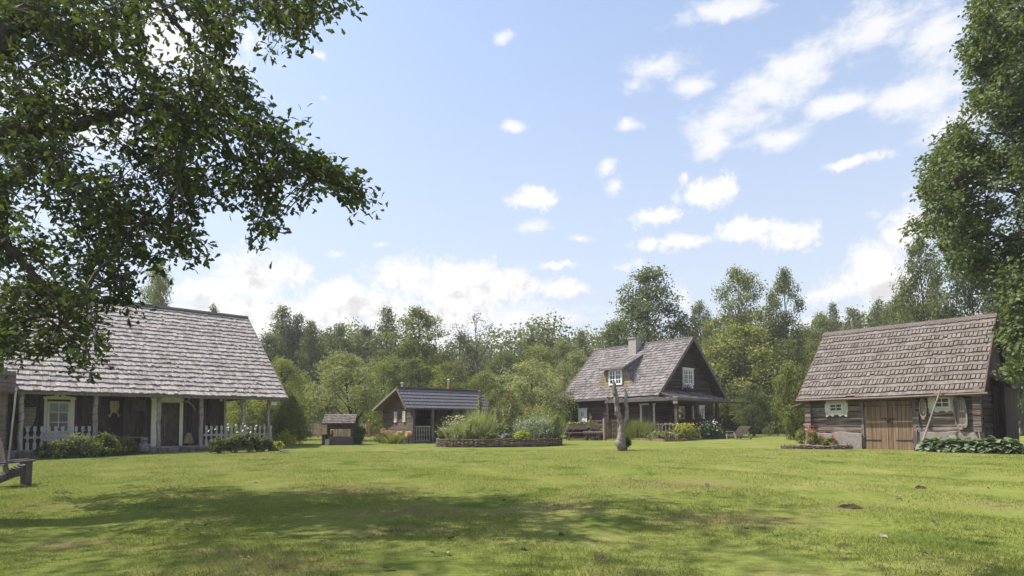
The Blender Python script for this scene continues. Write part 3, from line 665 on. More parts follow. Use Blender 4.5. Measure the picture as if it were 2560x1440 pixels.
mb.build('pickets', M['post_wood'], t)
for z in (.35, .85): mb = MB(); mb.box(-.02, ln + .02, .013, .05, z, z + .08); mb.build('rail', M['dark_post'], t)
# ================================================================== 2. middle log house
MH = Frame(3.239, 40.944, -.845); Lm, wm_, Em, Rm = 8.144, 4.032, 2.637, 6.517; km = (Rm - Em) / wm_
mh = thing('log_house', 'brown log house with grey shingle roof, dormer and white brick chimney', 'house', MH.O, MH.th)
mb = MB(); shingles(mb, 0, Lm, (0, Em), (wm_, Rm), 21, .17, .04); rf = mb.build('roof', M['shingle_grey'], mh)
mb = MB(); roof_deck(mb, .02, Lm - .02, (.01, Em), (wm_, Rm), (2 * wm_, Em), .12); mb.build('roof_deck', M['brown_log'], rf)
mb = MB(); mb.box(-.02, Lm + .02, wm_ - .12, wm_ + .12, Rm - .03, Rm + .05); mb.build('ridge_cap', M['shingle_grey'], rf)
for nm, u in (('l', -.03), ('r', Lm + .03)):
    for q_ in (((u, -.02, Em - .07), (u, wm_, Rm - .05)), ((u, wm_, Rm - .05), (u, 2 * wm_ + .02, Em - .07))):
        mb = MB(); mb.bar(*q_, .045, .20); mb.build('bargeboard', M['grey_post'], rf)
ug = Lm - .75; vf = .55
tri = lambda z, a0, a1: (max(a0, (z - Em) / km + .12), min(a1, 2 * wm_ - (z - Em) / km - .12)) if z > Em else (a0, a1)
mb = MB(); Pg = MH.right(ug); logs(mb, Pg, vf, 2 * wm_ - vf, -.1, Rm - .35, 27, .07, .006, trim=tri); logs(mb, MH.front(vf), .35, ug, -.1, Em + .35, 11, .08, .008)
mb.box(.36, ug - .01, vf + .005, vf + .15, -.1, Em + .3); mb.hexa([(ug - .16, vf, -.1), (ug - .01, vf, -.1), (ug - .01, 2 * wm_ - vf, -.1), (ug - .16, 2 * wm_ - vf, -.1), (ug - .16, vf, Em + .3), (ug - .01, vf, Em + .3), (ug - .01, 2 * wm_ - vf, Em + .3), (ug - .16, 2 * wm_ - vf, Em + .3)])
mb.faces([(ug - .02, vf, Em + .3), (ug - .02, wm_, Rm - .25), (ug - .02, 2 * wm_ - vf, Em + .3), (ug - .15, vf, Em + .3), (ug - .15, wm_, Rm - .25), (ug - .15, 2 * wm_ - vf, Em + .3)], [(0, 2, 1), (3, 4, 5), (0, 1, 4, 3), (1, 2, 5, 4)])
logs(mb, MH.left(.38), -2 * wm_ + vf, -vf, -.1, Em, 11, .07, .006); mb.build('wall', M['brown_log'], mh)
# crossed log ends
for uu in (.36, MH.U(1520, vf), ug):
    mb = MB()
    for i in range(11): z = -.1 + (Em + .3) * (i + .5) / 11; mb.box(uu - .09, uu + .09, vf - .30, vf + .02, z - .085, z + .085)
    mb.build('log_ends', M['brown_log'], mh)
# porch skirt roof: lower front strip, then round the gable
vs_ = -.28; uC, zs = MH.uz(1693, 995, vs_); us = MH.U(1513, vs_, 1005); vC = MH.vz(1825, 997, uC)[0]; zU = MH.vz(1740, 981, ug)[1]
mb = MB(); shingles(mb, us, uC - .02, (vs_, zs), (.10, zs + .38 * .33), 2, .17, .04); shingles(mb, us, Lm - .02, (.04, zs + .10), (.16, Em + .16), 1, .17, .04); sk = mb.build('porch_roof', M['shingle_grey'], mh)
mb = MB()   # gable side strip, shingled along v
for i in range(8):
    t0, t1 = i / 8, min(1, (i + 1.3) / 8); v = vs_
    while v < vC:
        w_ = .17 * random.uniform(.7, 1.3); a, b = v, v + w_ - .006; v += w_
        lim = lambda t: vs_ + t * .62
        if b < lim(t0): continue
        a = max(a, lim((t0 + t1) / 2)); 
        if b - a < .03: continue
        zz = lambda t: zs + (zU - zs) * t; uu = lambda t: uC - (uC - ug) * t; k = .04 * random.uniform(.8, 1.3)
        mb.faces([(uu(t0), a, zz(t0) + .01), (uu(t0), b, zz(t0) + .01), (uu(t1), b, zz(t1)), (uu(t1), a, zz(t1)), (uu(t0), a, zz(t0) + k + .01), (uu(t0), b, zz(t0) + k + .01), (uu(t1), b, zz(t1) + .006), (uu(t1), a, zz(t1) + .006)], [(4, 5, 6, 7), (0, 1, 5, 4), (1, 2, 6, 5), (3, 0, 4, 7)])
mb.build('gable_porch_roof', M['shingle_grey'], sk)
mb = MB(); mb.hexa([(us, vs_ + .02, zs - .08), (uC - .02, vs_ + .02, zs - .08), (Lm - .3, .12, zs + .02), (us, .12, zs + .02), (us, vs_ + .02, zs), (uC - .02, vs_ + .02, zs), (Lm - .3, .12, zs + .12), (us, .12, zs + .12)])
mb.hexa([(uC - .02, vs_ + .02, zs - .08), (uC - .02, vC, zs - .08), (ug, vC, zU - .1), (ug, .36, zU - .1), (uC - .02, vs_ + .02, zs), (uC - .02, vC, zs), (ug, vC, zU), (ug, .36, zU)]); mb.build('porch_ceiling', M['brown_log'], sk)
mb = MB(); mb.bar((us, vs_ - .02, zs - .05), (uC + .02, vs_ - .02, zs - .05), .04, .13); mb.build('fascia', M['grey_post'], sk); mb = MB(); mb.bar((uC + .02, vs_ + .002, zs - .055), (uC + .02, vC + .02, zs - .055), .04, .13); mb.build('fascia', M['grey_post'], sk)
mb = MB(); mb.bar((0, -.03, Em - .06), (us, -.03, Em - .06), .04, .13); mb.build('fascia', M['grey_post'], rf)
# porch posts
up_ = uC - .22
for px, py, vv_, lab in ((1684, 1060, vs_ + .25, 0), (1741, 1060, None, 1), (1793, 1060, None, 1), (1521, 1060, vs_ + .25, 2)):
    if lab == 1: v_ = MH.vz(px, py, up_)[0]; u_ = up_
    else: v_ = vv_; u_ = MH.U(px, vv_)
    if lab == 0: u_ = up_
    mb = MB(); mb.box(u_ - .09, u_ + .09, v_ - .09, v_ + .09, -.1, zs + .02); mb.build('porch_post', M['brown_log'], mh)
mb = MB(); mb.box(us, up_ + .09, vs_ + .18, vs_ + .32, zs - .16, zs - .06); mb.box(up_ - .07, up_ + .07, vs_ + .33, 2 * wm_ - .1, zs - .16, zs - .065); mb.build('porch_beam', M['brown_log'], mh)
# porch railing beside the door
ra0 = MH.U(1608, vs_ + .2); ra1 = up_ - .1; mb = MB()
for z in (.42, .92): mb.bar((ra0, vs_ + .23, z), (ra1, vs_ + .23, z), .04, .07)
n = 9
for i in range(n): x = ra0 + (ra1 - ra0) * (i + .5) / n; mb.prism(mirror([(.024, .18), (.024, .98), (.0, 1.04)]), .0, .02, lambda a, b, d, x=x: (x + a, vs_ + .2 - d, b))
mb.build('porch_railing', M['fence_dark'], mh)
# gable window, with flower box
def gwin(px0, px1, py0, py1, cols, rows, mat='white', u=ug, **k):
    a0, z1 = MH.vz(px0, py0, u + .07); a1, z0 = MH.vz(px1, py1, u + .07); return window(mh, MH.right(u), a0, a1, z0, z1, cols, rows, mat=mat, d0=.07, **k), a0, a1, z0, z1
W, a0, a1, z0, z1 = gwin(1707, 1730, 924, 960, 4, 3, centre=2, fw=.09, mw=.035)
mb = MB(); boxP(mb, MH.right(ug), a0 - .10, a1 + .10, z0 - .42, z0 - .09, .07, .10); mb.build('apron', M['white'], W); mb = MB(); boxP(mb, MH.right(ug), a0 - .16, a1 + .16, z1 + .09, z1 + .14, .05, .19); mb.build('head_board', M['white'], W)
mb = MB(); boxP(mb, MH.right(ug), a0 - .06, a1 + .06, z0 - .46, z0 - .32, .11, .30); mb.build('window_box', M['dark_post'], W)
W, a0, a1, z0, z1 = gwin(1694, 1707, 1019, 1045, 2, 2, 'cream', fw=.10)
W, a0, a1, z0, z1 = gwin(1731, 1737, 1018, 1045, 1, 2, fw=.08)
W, a0, a1, z0, z1 = gwin(1747, 1757, 1018, 1044, 2, 3, fw=.09)
mb = MB(); boxP(mb, MH.right(ug), a0 - .14, a1 + .14, z1 + .09, z1 + .14, .05, .19); mb.build('head_board', M['white'], W)
# small front window with carved board, and front door
P = MH.front(vf - .07)
a0, z1 = MH.uz(1453, 1029, vf - .07); a1, z0 = MH.uz(1461, 1041, vf - .07); W = window(mh, P, a0, a1, z0, z1, 2, 1, .05, .035, 'white', .06)
b0, zt = MH.uz(1446, 1023, vf - .07); b1, zb = MH.uz(1468, 1055, vf - .07)
mb = MB(); boxP(mb, P, b0, a0 - .051, zb, zt, .0, .045); boxP(mb, P, a1 + .051, b1, zb, zt, 0, .045); boxP(mb, P, a0 - .051, a1 + .051, z1 + .051, zt, 0, .045); boxP(mb, P, a0 - .051, a1 + .051, zb, z0 - .051, 0, .045); boxP(mb, P, b0 - .06, b1 + .06, zt, zt + .06, 0, .07); mb.build('carved_surround', M['white'], W)
b0, zt = MH.uz(1605, 1013, vf - .07); b1, zb = MH.uz(1635, 1090, vf - .07)
mb = MB(); boards(mb, P, b0, b1, .02, zt, .14, .03); dr = mb.build('door', M['door_dark'], mh)
mb = MB(); boxP(mb, P, b0 - .10, b0, .02, zt, .0, .07); boxP(mb, P, b1, b1 + .10, .02, zt, 0, .07); boxP(mb, P, b0 - .16, b1 + .16, zt, zt + .10, 0, .09); mb.build('door_frame', M['cream'], dr)
mb = MB(); boxP(mb, P, (b0 + b1) / 2 - .08, (b0 + b1) / 2 - .05, .9, 1.15, .035, .06); mb.build('handle', M['iron'], dr)
# dormer
ud = MH.U(1540, .8, 950); vd = .0
# find v where the roof passes pixel row 964 under the dormer window
for i in range(200):
    vd = i * .01; z = MH.uz(1538, 965, vd)[1]
    if z <= Em + km * vd + .03: break
ud0, zd0 = MH.uz(1491, 967, vd); ud1, _ = MH.uz(1584, 960, vd); ut0, zt0 = MH.uz(1514, 926, vd); ut1, zt1 = MH.uz(1562, 915, vd)
zt = (zt0 + zt1) / 2; zb = Em + km * vd; Pd = MH.front(vd)
dm = MB(); dm.faces([(ud0, vd, zb), (ud1, vd, zb), (ut1, vd, zt), (ut0, vd, zt), (ud0, vd + .06, zb), (ud1, vd + .06, zb), (ut1, vd + .06, zt), (ut0, vd + .06, zt)], [(0, 1, 2, 3), (4, 7, 6, 5), (0, 4, 5, 1), (1, 5, 6, 2), (2, 6, 7, 3), (3, 7, 4, 0)])
nr = 7
for j in range(nr):   # little shingles on the front
    f0, f1 = j / nr, (j + 1) / nr; x0 = ud0 + (ut0 - ud0) * (f0 + f1) / 2; x1 = ud1 + (ut1 - ud1) * (f0 + f1) / 2; x = x0
    while x < x1 - .02:
        w_ = min(.11 * random.uniform(.8, 1.2), x1 - x); dm.hexa([Pd(x, zb + (zt - zb) * f0, .0), Pd(x + w_ - .008, zb + (zt - zb) * f0, .0), Pd(x + w_ - .008, zb + (zt - zb) * f0, .028), Pd(x, zb + (zt - zb) * f0, .028), Pd(x, zb + (zt - zb) * f1, .0), Pd(x + w_ - .008, zb + (zt - zb) * f1, 0), Pd(x + w_ - .008, zb + (zt - zb) * f1, .008), Pd(x, zb + (zt - zb) * f1, .008)]); x += w_
dorm = dm.build('dormer', M['tan_shingle'], mh)
a0, z1 = MH.uz(1526, 928, vd); a1, z0 = MH.uz(1555, 959, vd); W = window(dorm, Pd, a0, a1, z0, z1, 4, 3, .07, .035, 'white', .085, centre=2, d0=.03)
slope = .30; rp = lambda px, py: min(((abs(MH.uz(px, py, i * .01)[1] - Em - km * i * .01 - .03), MH.uz(px, py, i * .01)[0], i * .01) for i in range(10, 370)))[1:]   # point of the roof seen at px, py
q1, vb = rp(1609, 885); q0 = rp(1566, 889)[0]; eu, ev = rp(1594, 951)   # where the dormer roof meets the main roof
zbk = Em + km * vb
r0, r1 = ut0 - .30, ut1 + .14
mb = MB()
for j in range(6):
    t0, t1 = j / 6, min(1, (j + 1.3) / 6); vA, vB = vd - .32 + (vb + .05 - vd + .32) * t0, vd - .32 + (vb + .05 - vd + .32) * t1; zA, zB = zt - .02 + (zbk + .04 - zt + .02) * t0, zt - .02 + (zbk + .04 - zt + .02) * t1
    xa, xb = r0 + (q0 - r0) * t0, r1 + (q1 - r1) * t0; x = xa
    while x < xb - .02:
        w_ = min(.17 * random.uniform(.7, 1.3), xb - x); k = .045 * random.uniform(.7, 1.3)
        mb.faces([(x, vA, zA), (x + w_ - .006, vA, zA), (x + w_ - .006, vB, zB), (x, vB, zB), (x, vA, zA + k), (x + w_ - .006, vA, zA + k), (x + w_ - .006, vB, zB + .01), (x, vB, zB + .01)], [(4, 5, 6, 7), (0, 1, 5, 4), (1, 2, 6, 5), (3, 0, 4, 7), (0, 3, 2, 1)]); x += w_
mb.build('dormer_roof', M['shingle_grey'], dorm)
mb = MB(); mb.bar((r0, vd - .33, zt - .05), (r1, vd - .33, zt - .05), .04, .13); mb.bar((r1, vd - .33, zt - .05), (q1, vb, zbk - .01), .04, .13); mb.build('fascia', M['grey_post'], dorm)
mb = MB()
for (xb_, xt_, xe, sgn) in ((ud1, ut1, q1, 1), (ud0, ut0, q0, -1)):   # shingled cheeks
    mb = MB()
    A_ = Vector((xb_, vd, zb)); B_ = Vector((xt_, vd, zt - .03)); C_ = Vector((xe, vb, zbk - .02)); D_ = Vector((xb_ + (eu - ud1) * sgn, ev, Em + km * ev + .03))
    for j in range(9):
        f0, f1 = j / 9, (j + 1) / 9; off = Vector((.012 * sgn, -.03, .012)); p, q = A_.lerp(B_, f0) + off, D_.lerp(C_, f0) + off; p2, q2 = A_.lerp(B_, f1), D_.lerp(C_, f1)
        N_ = 7
        for i in range(N_):
            g0, g1 = i / N_, (i + .95) / N_; mb.poly([p.lerp(q, g0), p.lerp(q, g1), p2.lerp(q2, g1), p2.lerp(q2, g0)])
    mb.build('cheek', M['shingle_grey'], dorm)
for (xb_, xt_, xe, sgn) in ((ud1, ut1, q1, 1), (ud0, ut0, q0, -1)):
    mb = MB(); mb.faces([(xb_, vd + .02, zb - .1), (xt_, vd + .02, zt - .04), (xe - .03 * sgn, vb, zbk - .06), (xb_ + .3 * sgn, vd + .25, Em + km * (vd + .25) - .05)], [(0, 1, 2, 3)]); mb.build('cheek_boards', M['brown_log'], dorm)
# chimney
uc = MH.U(1587, wm_ - .55, 860); zc = MH.uz(1587, 848, wm_ - .55)[1]; ch = MB(); s = .31
for i in range(22):
    z0 = Rm - .85 + (zc - Rm + .85) * i / 22; z1 = Rm - .85 + (zc - Rm + .85) * (i + 1) / 22 - .010; o = .012 if i % 2 else 0
    for (x0, x1) in ((-s, -.1 + (i % 2) * .13), (-.1 + (i % 2) * .13 + .008, s)):
        ch.box(uc + x0, uc + x1, wm_ - .55 - s, wm_ - .55 + s, z0, z1)
ch.box(uc - s + .01, uc + s - .01, wm_ - .55 - s + .01, wm_ - .55 + s - .01, Rm - .9, zc - .02); chim = ch.build('chimney', M['brick_white'], mh)
mb = MB(); mb.box(uc - s - .05, uc + s + .05, wm_ - .55 - s - .05, wm_ - .55 + s + .05, zc, zc + .07); mb.build('cap', M['concrete'], chim); mb = MB(); mb.tube([(uc + .05, wm_ - .5, zc + .07), (uc + .05, wm_ - .5, zc + .55)], .04, 6); mb.build('flue', M['iron'], chim)
u_ = up_; t = thing('wall_lamp', 'small cream square lamp on top of the log house corner post', 'lamp', MH.world(up_ + .02, vs_ + .12, zs - .30), MH.th)
mb = MB(); mb.box(-.12, .12, -.07, .03, 0, .16); mb.build('housing', M['cream'], t); mb = MB(); mb.box(-.03, .03, -.03, .03, .16, .24); mb.build('mount', M['iron'], t)

# ================================================================== 3. barn, right
BN = Frame(11.883, 24.433, -.817); Lb, wb_, Eb, Rb = 6.105, 3.423, 1.88, 4.943; kb = (Rb - Eb) / wb_
barn = thing('log_barn', 'weathered grey log barn with banded shingle roof and wide plank doors', 'barn', BN.O, BN.th)
mb = MB(); shingles(mb, 0, Lb, (0, Eb), (wb_, Rb), 17, .15, .04, 'rib'); rf = mb.build('roof', M['shingle_brown'], barn)
mb = MB(); roof_deck(mb, .02, Lb - .02, (.02, Eb), (wb_, Rb), (2 * wb_, Eb), .09); mb.build('roof_deck', M['tar_wood'], rf)
mb = MB(); mb.bar((-.05, wb_ - .05, Rb + .02), (Lb + .06, wb_ - .05, Rb + .02), .05, .20, up=(0, .6, .8)); mb.bar((-.05, wb_ + .08, Rb + .02), (Lb + .06, wb_ + .08, Rb + .02), .05, .20, up=(0, -.6, .8)); mb.build('ridge_board', M['grey_post'], rf)
for u in (Lb + .02, -.02):
    for q_ in (((u, -.03, Eb - .06), (u, wb_, Rb - .05)), ((u, wb_, Rb - .05), (u, 2 * wb_, Eb - .06))):
        mb = MB(); mb.bar(*q_, .04, .14); mb.build('bargeboard', M['door_dark'], rf)
mb = MB(); mb.tube([(-.05, -.05, Eb - .045), (Lb * .5, -.055, Eb - .055), (Lb + .12, -.06, Eb - .03)], .045, 8); mb.build('gutter', M['gutter'], rf)
vb_ = .42; P = BN.front(vb_); ub0 = BN.U(2021, vb_, 1080); ub1 = BN.U(2458, vb_, 1060)
db0, dzt = BN.uz(2161, 1003, vb_); db1, _ = BN.uz(2284, 1003, vb_); zlog = BN.uz(2120, 1081, vb_)[1]
db0 = BN.U(2163, vb_, 1080); db1 = BN.U(2284, vb_, 1080)
mb = MB(); logs(mb, P, ub0, db0 - .06, zlog, Eb + .30, 8, .10, .028, True); logs(mb, P, db1 + .06, ub1, zlog, Eb + .30, 8, .10, .028, True)
mb.box(ub0 + .02, db0 - .05, vb_ + .0, vb_ + .14, -.1, Eb + .3); mb.box(db1 + .05, ub1 - .02, vb_ + .0, vb_ + .14, -.1, Eb + .3); mb.box(db0 - .05, db1 + .05, vb_ + .03, vb_ + .14, dzt, Eb + .3)
mb.build('wall', M['grey_log'], barn)
mb = MB(); trib = lambda z, a0, a1: (max(a0, (z - Eb) / kb + .1), min(a1, 2 * wb_ - (z - Eb) / kb - .1)) if z > Eb else (a0, a1)
logs(mb, BN.right(ub1 - .05), vb_, 2 * wb_ - vb_, -.1, Eb + .2, 9, .08, .012); boards(mb, BN.right(ub1 - .03), vb_ + .1, 2 * wb_ - vb_ - .1, Eb + .2, 0, .16, .03, top=lambda a: min(Eb + kb * a, Eb + kb * (2 * wb_ - a)) - .08)
logs(mb, BN.left(ub0 + .05), -2 * wb_ + vb_, -vb_, -.1, Eb + .2, 9, .08, .012); boards(mb, lambda a, b, d: (ub0 + .03 - d, a, b), vb_ + .1, 2 * wb_ - vb_ - .1, Eb + .2, 0, .16, .03, top=lambda a: min(Eb + kb * a, Eb + kb * (2 * wb_ - a)) - .08)
mb.box(ub0 + .1, ub1 - .1, 2 * wb_ - .6, 2 * wb_ - .45, -.1, Eb + .2); mb.build('side_wall', M['tar_wood'], barn)
for uu in (ub0 + .10, ub1 - .12):
    mb = MB()
    for i in range(8): z = zlog + (Eb + .25 - zlog) * (i + .5) / 8; mb.box(uu - .11, uu + .11, vb_ - .28 - .04 * random.random(), vb_ + .05, z - .085, z + .085)
    mb.build('log_ends', M['grey_log'], barn)
mb = MB()
def wonky(u0, u1, top, d):   # rough plaster plinth
    n = 14; pts = []
    for i in range(n + 1): x = u0 + (u1 - u0) * i / n; z = top + .03 * sin(x * 5) + .015 * random.uniform(-1, 1); pts.append((x, z))
    for i in range(n): (xa, za), (xb, zb2) = pts[i], pts[i + 1]; mb.hexa([(xa, vb_ - d, -.15), (xb, vb_ - d, -.15), (xb, vb_, -.15), (xa, vb_, -.15), (xa, vb_ - d, za - .03), (xb, vb_ - d, zb2 - .03), (xb, vb_ - .02, zb2), (xa, vb_ - .02, za)], .5)
wonky(ub0 - .05, db0 - .09, zlog + .01, .17); mb.build('plinth', M['concrete'], barn); mb = MB(); wonky(db1 + .12, ub1 + .02, BN.uz(2400, 1079, vb_)[1], .17); mb.build('plinth', M['concrete'], barn)
# double plank doors
mid = (db0 + db1) / 2
for s, (xa, xb) in enumerate(((db0, mid - .006), (mid + .006, db1))):
    mb = MB(); boards(mb, P, xa, xb, -.15, dzt - .02, .145, .045); dr = mb.build('door', M['door_wood'], barn)
    for z in (.22, dzt - .2):
        mb = MB(); xo = xa if s == 0 else xb; sg = 1 if s == 0 else -1; boxP(mb, P, min(xo, xo + sg * .55), max(xo, xo + sg * .55), z - .018, z + .018, .056, .066); boxP(mb, P, xo - .03, xo + .03, z - .10, z + .10, .057, .069); mb.build('hinge', M['iron'], dr)
    if s == 0:
        mb = MB(); boxP(mb, P, mid - .20, mid + .22, 1.02, 1.06, .066, .085); boxP(mb, P, mid - .03, mid + .05, .90, 1.02, .066, .09); mb.tube([P(mid + .10, 1.04, .09), P(mid + .10, .90, .10)], .012, 5); mb.build('latch', M['iron'], dr)
mb = MB(); boxP(mb, P, db0 - .11, db0 - .008, -.05, dzt + .06, .0, .10); boxP(mb, P, db1 + .008, db1 + .12, -.05, dzt + .06, 0, .10); boxP(mb, P, db0 - .008, db1 + .008, dzt, dzt + .06, 0, .085); mb.build('door_frame', M['grey_post'], barn)
# two windows with scalloped surrounds
for px0, px1, py0, py1, o0_, o1_, pb in ((2075, 2107, 1010, 1028, 2065, 2118, 1041), (2336, 2375, 995, 1018, 2323, 2388, 1031)):
    a0, z1 = BN.uz(px0, py0, vb_ - .1); a1, z0 = BN.uz(px1, py1, vb_ - .1); Q = BN.front(vb_ - .1); W = window(barn, Q, a0, a1, z0, z1, 2, 2, .035, .030, 'cream', .085)
    o0, o1 = BN.U(o0_, vb_ - .1, 1020), BN.U(o1_, vb_ - .1, 1020); zb = BN.uz((px0 + px1) / 2, pb, vb_ - .1)[1]
    mb = MB(); boxP(mb, Q, o0 + .02, a0 - .036, z0 - .1, z1 + .2, .0, .05); boxP(mb, Q, a1 + .036, o1 - .02, z0 - .1, z1 + .2, 0, .05); boxP(mb, Q, a0 - .036, a1 + .036, z1 + .036, z1 + .2, 0, .05)
    pr = []; N = 36
    for i in range(N + 1): t = i / N * 2 - 1; pr.append(((o0 + o1) / 2 + (o1 - o0) / 2 * t, zb + (.085 * (1 - abs(t)) ** .5 * 0 + .07 * abs(t) ** 3 * 0) + .05 * (.5 + .5 * cos(t * 3 * pi)) * (abs(t) < .9) - .03 * (abs(t) > .75) + .035 * (abs(t) < .28) * abs(sin(t * 11))))
    mb.prism(pr + [(o1, z0 - .036), (o0, z0 - .036)], 0, .05, Q)
    for xx in (o0, o1):
        for j in range(3): z = z0 + (z1 - z0) * (j + .2) / 2.6; mb.prism([(xx + .035 * cos(a), z + .08 * sin(a)) for a in np.linspace(0, 2 * pi, 11)[:-1]], .002, .046, Q)
    mb.build('carved_surround', M['cream'], W)
# small canopy at the far corner, ball at the ridge end, down pipe
mb = MB(); cu = ub0
for i in range(7): mb.hexa([(cu - .62, .2 + .16 * i, Eb - .33), (cu - .62, .35 + .16 * i, Eb - .33), (cu + .0, .35 + .16 * i, Eb - .13), (cu + .0, .2 + .16 * i, Eb - .13), (cu - .62, .2 + .16 * i, Eb - .28), (cu - .62, .35 + .16 * i, Eb - .28), (cu, .35 + .16 * i, Eb - .07), (cu, .2 + .16 * i, Eb - .07)])
mb.build('corner_canopy', M['shingle_brown'], barn)
t = thing('ball_lamp', 'dark round ball lamp at the right end of the barn ridge', 'lamp', BN.world(Lb + .10, wb_ - .12, Rb - .24), BN.th)
mb = MB(); mb.lathe((0, 0, -.09), [(.01, 0), (.07, .02), (.095, .08), (.075, .14), (.03, .17)], 12); mb.build('globe', M['iron'], t, True); mb = MB(); mb.tube([(0, 0, .06), (0, .06, .2)], .015, 5); mb.build('bracket', M['iron'], t)
mb = MB(); x = BN.U(2299, vb_ - .12, 1050); mb.tube([(x, vb_ - .14, Eb - .1), (x, vb_ - .14, .75), (x - .06, vb_ - .2, .60), (x - .09, vb_ - .22, .05)], .022, 6); mb.build('down_pipe', M['iron'], barn)
# dark lean-to at the barn's right gable
mb = MB(); boards(mb, BN.right(ub1 + .35), 2.4, 5.6, -.1, 2.2, .16, .03); boards(mb, BN.front(2.42), ub1 + .02, ub1 + .37, -.1, 2.2, .15, .03)
mb.hexa([(ub1, 2.3, 2.5), (ub1 + .6, 2.3, 2.2), (ub1 + .6, 5.7, 2.2), (ub1, 5.7, 2.5), (ub1, 2.3, 2.56), (ub1 + .6, 2.3, 2.26), (ub1 + .6, 5.7, 2.26), (ub1, 5.7, 2.56)]); mb.build('gable_annex', M['tar_wood'], barn)
# tools on the barn wall
pb = BN.uz(2298, 1121, -.35); pt = BN.uz(2354, 957, -.10)
t = thing('leaning_pole', 'long bare pole leaning on the barn eave right of the doors', 'pole', BN.world(pb[0], -.35, gz(BN.world(pb[0], -.35, 0).y)), BN.th)
mb = MB(); dx = pt[0] - pb[0]; zt_ = pt[1]; mb.tube([(0, 0, 0), (dx * .3, .06, zt_ * .3), (dx * .65, .14, zt_ * .66), (dx, .22, zt_)], [.038, .034, .03, .022], 7); tag(mb.build('shaft', M['dead_wood'], t))
def trough(name, label, px, py, hw, hh, mat, tilt=0.0, round_=False):
    u, z = BN.uz(px, py, vb_ - .12); t = thing(name, label, 'trough', BN.world(u, vb_ - .13, z), BN.th)
    n = 20; ol = [(hw * (abs(cos(a)) ** (1 if round_ else .45)) * (1 if cos(a) > 0 else -1), hh * (abs(sin(a)) ** (.8 if round_ else .6)) * (1 if sin(a) > 0 else -1)) for a in np.linspace(0, 2 * pi, n + 1)[:-1]]
    R_ = lambda a, b: (a * cos(tilt) - b * sin(tilt), a * sin(tilt) + b * cos(tilt))
    mb = MB(); fr = [R_(*p) for p in ol]; inn = [R_(a * .78, b * .84) for a, b in ol]
    pts = [(a, 0, b) for a, b in fr] + [(a, -.12, b) for a, b in fr] + [(a, -.12, b) for a, b in inn] + [(a * .9, -.06, b * .9) for a, b in inn]
    fs = [tuple(range(n))] + [(k * n + i, k * n + (i + 1) % n, (k + 1) * n + (i + 1) % n, (k + 1) * n + i) for k in range(3) for i in range(n)] + [tuple(range(3 * n, 4 * n))]
    mb.faces(pts, fs, .5); mb.build('bowl', M[mat], t); mb = MB(); mb.box(-.05, .05, -.14, -.02, -hh - .04, -hh + .03); mb.build('lip', M['bare_board'], t); return t
trough('wooden_trough', 'large grey wooden trough hung right of the right barn window', 2402, 1031, .19, .56, 'dead_wood', .06)
trough('wooden_trough', 'small oval wooden trough hung between barn doors and right window', 2309, 1021, .115, .36, 'bare_board', .02, True)
ha, hz = BN.uz(2452, 1084, -.05); hb, hz2 = BN.uz(2435, 1018, vb_ - .15)
t = thing('garden_hoe', 'old hoe with pale handle leaning on the barn wall behind hostas', 'hoe', BN.world(ha, .05, 0), BN.th)
mb = MB(); mb.tube([(0, 0, 0), (hb - ha, vb_ - .20, hz2)], .022, 6); mb.build('handle', M['bare_board'], t); mb = MB(); mb.tube([(hb - ha - .02, vb_ - .20, hz2), (hb - ha + .14, vb_ - .22, hz2 + .01), (hb - ha + .20, vb_ - .22, hz2 - .02)], [.03, .035, .02], 6); mb.build('blade', M['grey_post'], t)

# ================================================================== 4. grill shed
SH = Frame(-5.643, 30.872, .696); Ls, ws, Es, Rs, wbs = 5.638, .992, 1.88, 3.0, 3.86
shed = thing('grill_shed', 'small brown timber shed with blue-grey metal tile roof and open front', 'shed', SH.O, SH.th)
def tile_slope(mb, A, B, u0, u1, n):
    A, B = Vector(A), Vector(B); d = B - A; nr = Vector((-d.y, d.x)).normalized()
    if nr.y < 0: nr = -nr
    per = .22; N = int((u1 - u0) / per * 6)
    for i in range(n):
        p, q = A + d * (i / n), A + d * ((i + 1.02) / n); rows = []
        for s in range(N + 1):
            u = u0 + (u1 - u0) * s / N; w_ = .005 * cos(2 * pi * u / per); rows.append([(u, *(p + nr * .0)), (u, *(p + nr * (.036 + w_))), (u, *(q + nr * (.004 + w_)))])
        n0 = len(mb.v)
        for r_ in rows: mb.v.extend(r_)
        for s in range(N):
            for j in range(2): mb.f.append((n0 + s * 3 + j, n0 + s * 3 + 3 + j, n0 + s * 3 + 4 + j, n0 + s * 3 + j + 1)); mb.r.append(.5)
mb = MB(); tile_slope(mb, (0, Es), (ws, Rs), 0, Ls, 6); tile_slope(mb, (wbs, Es), (ws, Rs), 0, Ls, 10); rf = mb.build('roof', M['roof_tile'], shed)
mb = MB(); roof_deck(mb, .02, Ls - .02, (.02, Es), (ws, Rs), (wbs - .02, Es), .06); mb.build('roof_deck', M['grey_post'], rf)
mb = MB(); mb.bar((0, ws, Rs + .03), (Ls, ws, Rs + .03), .16, .06); mb.build('ridge_cap', M['roof_tile'], rf)
for u in (-.02, Ls + .02):
    for q_ in (((u, -.02, Es - .05), (u, ws, Rs - .04)), ((u, ws, Rs - .04), (u, wbs, Es - .05))):
        mb = MB(); mb.bar(*q_, .035, .11); mb.build('bargeboard', M['grey_log'], rf)
vs0 = .22; us0 = SH.U(1031, vs0, 1060); us1 = SH.U(1169, vs0, 1060); vbk = SH.vz(955, 1050, us0)[0]; vbk = min(vbk, wbs - .35)
trs = lambda z, a0, a1: (max(a0, ws - (Rs - z) / (Rs - Es) * ws + .03), min(a1, ws + (Rs - z) / (Rs - Es) * (wbs - ws) - .05)) if z > Es else (a0, a1)
mb = MB()
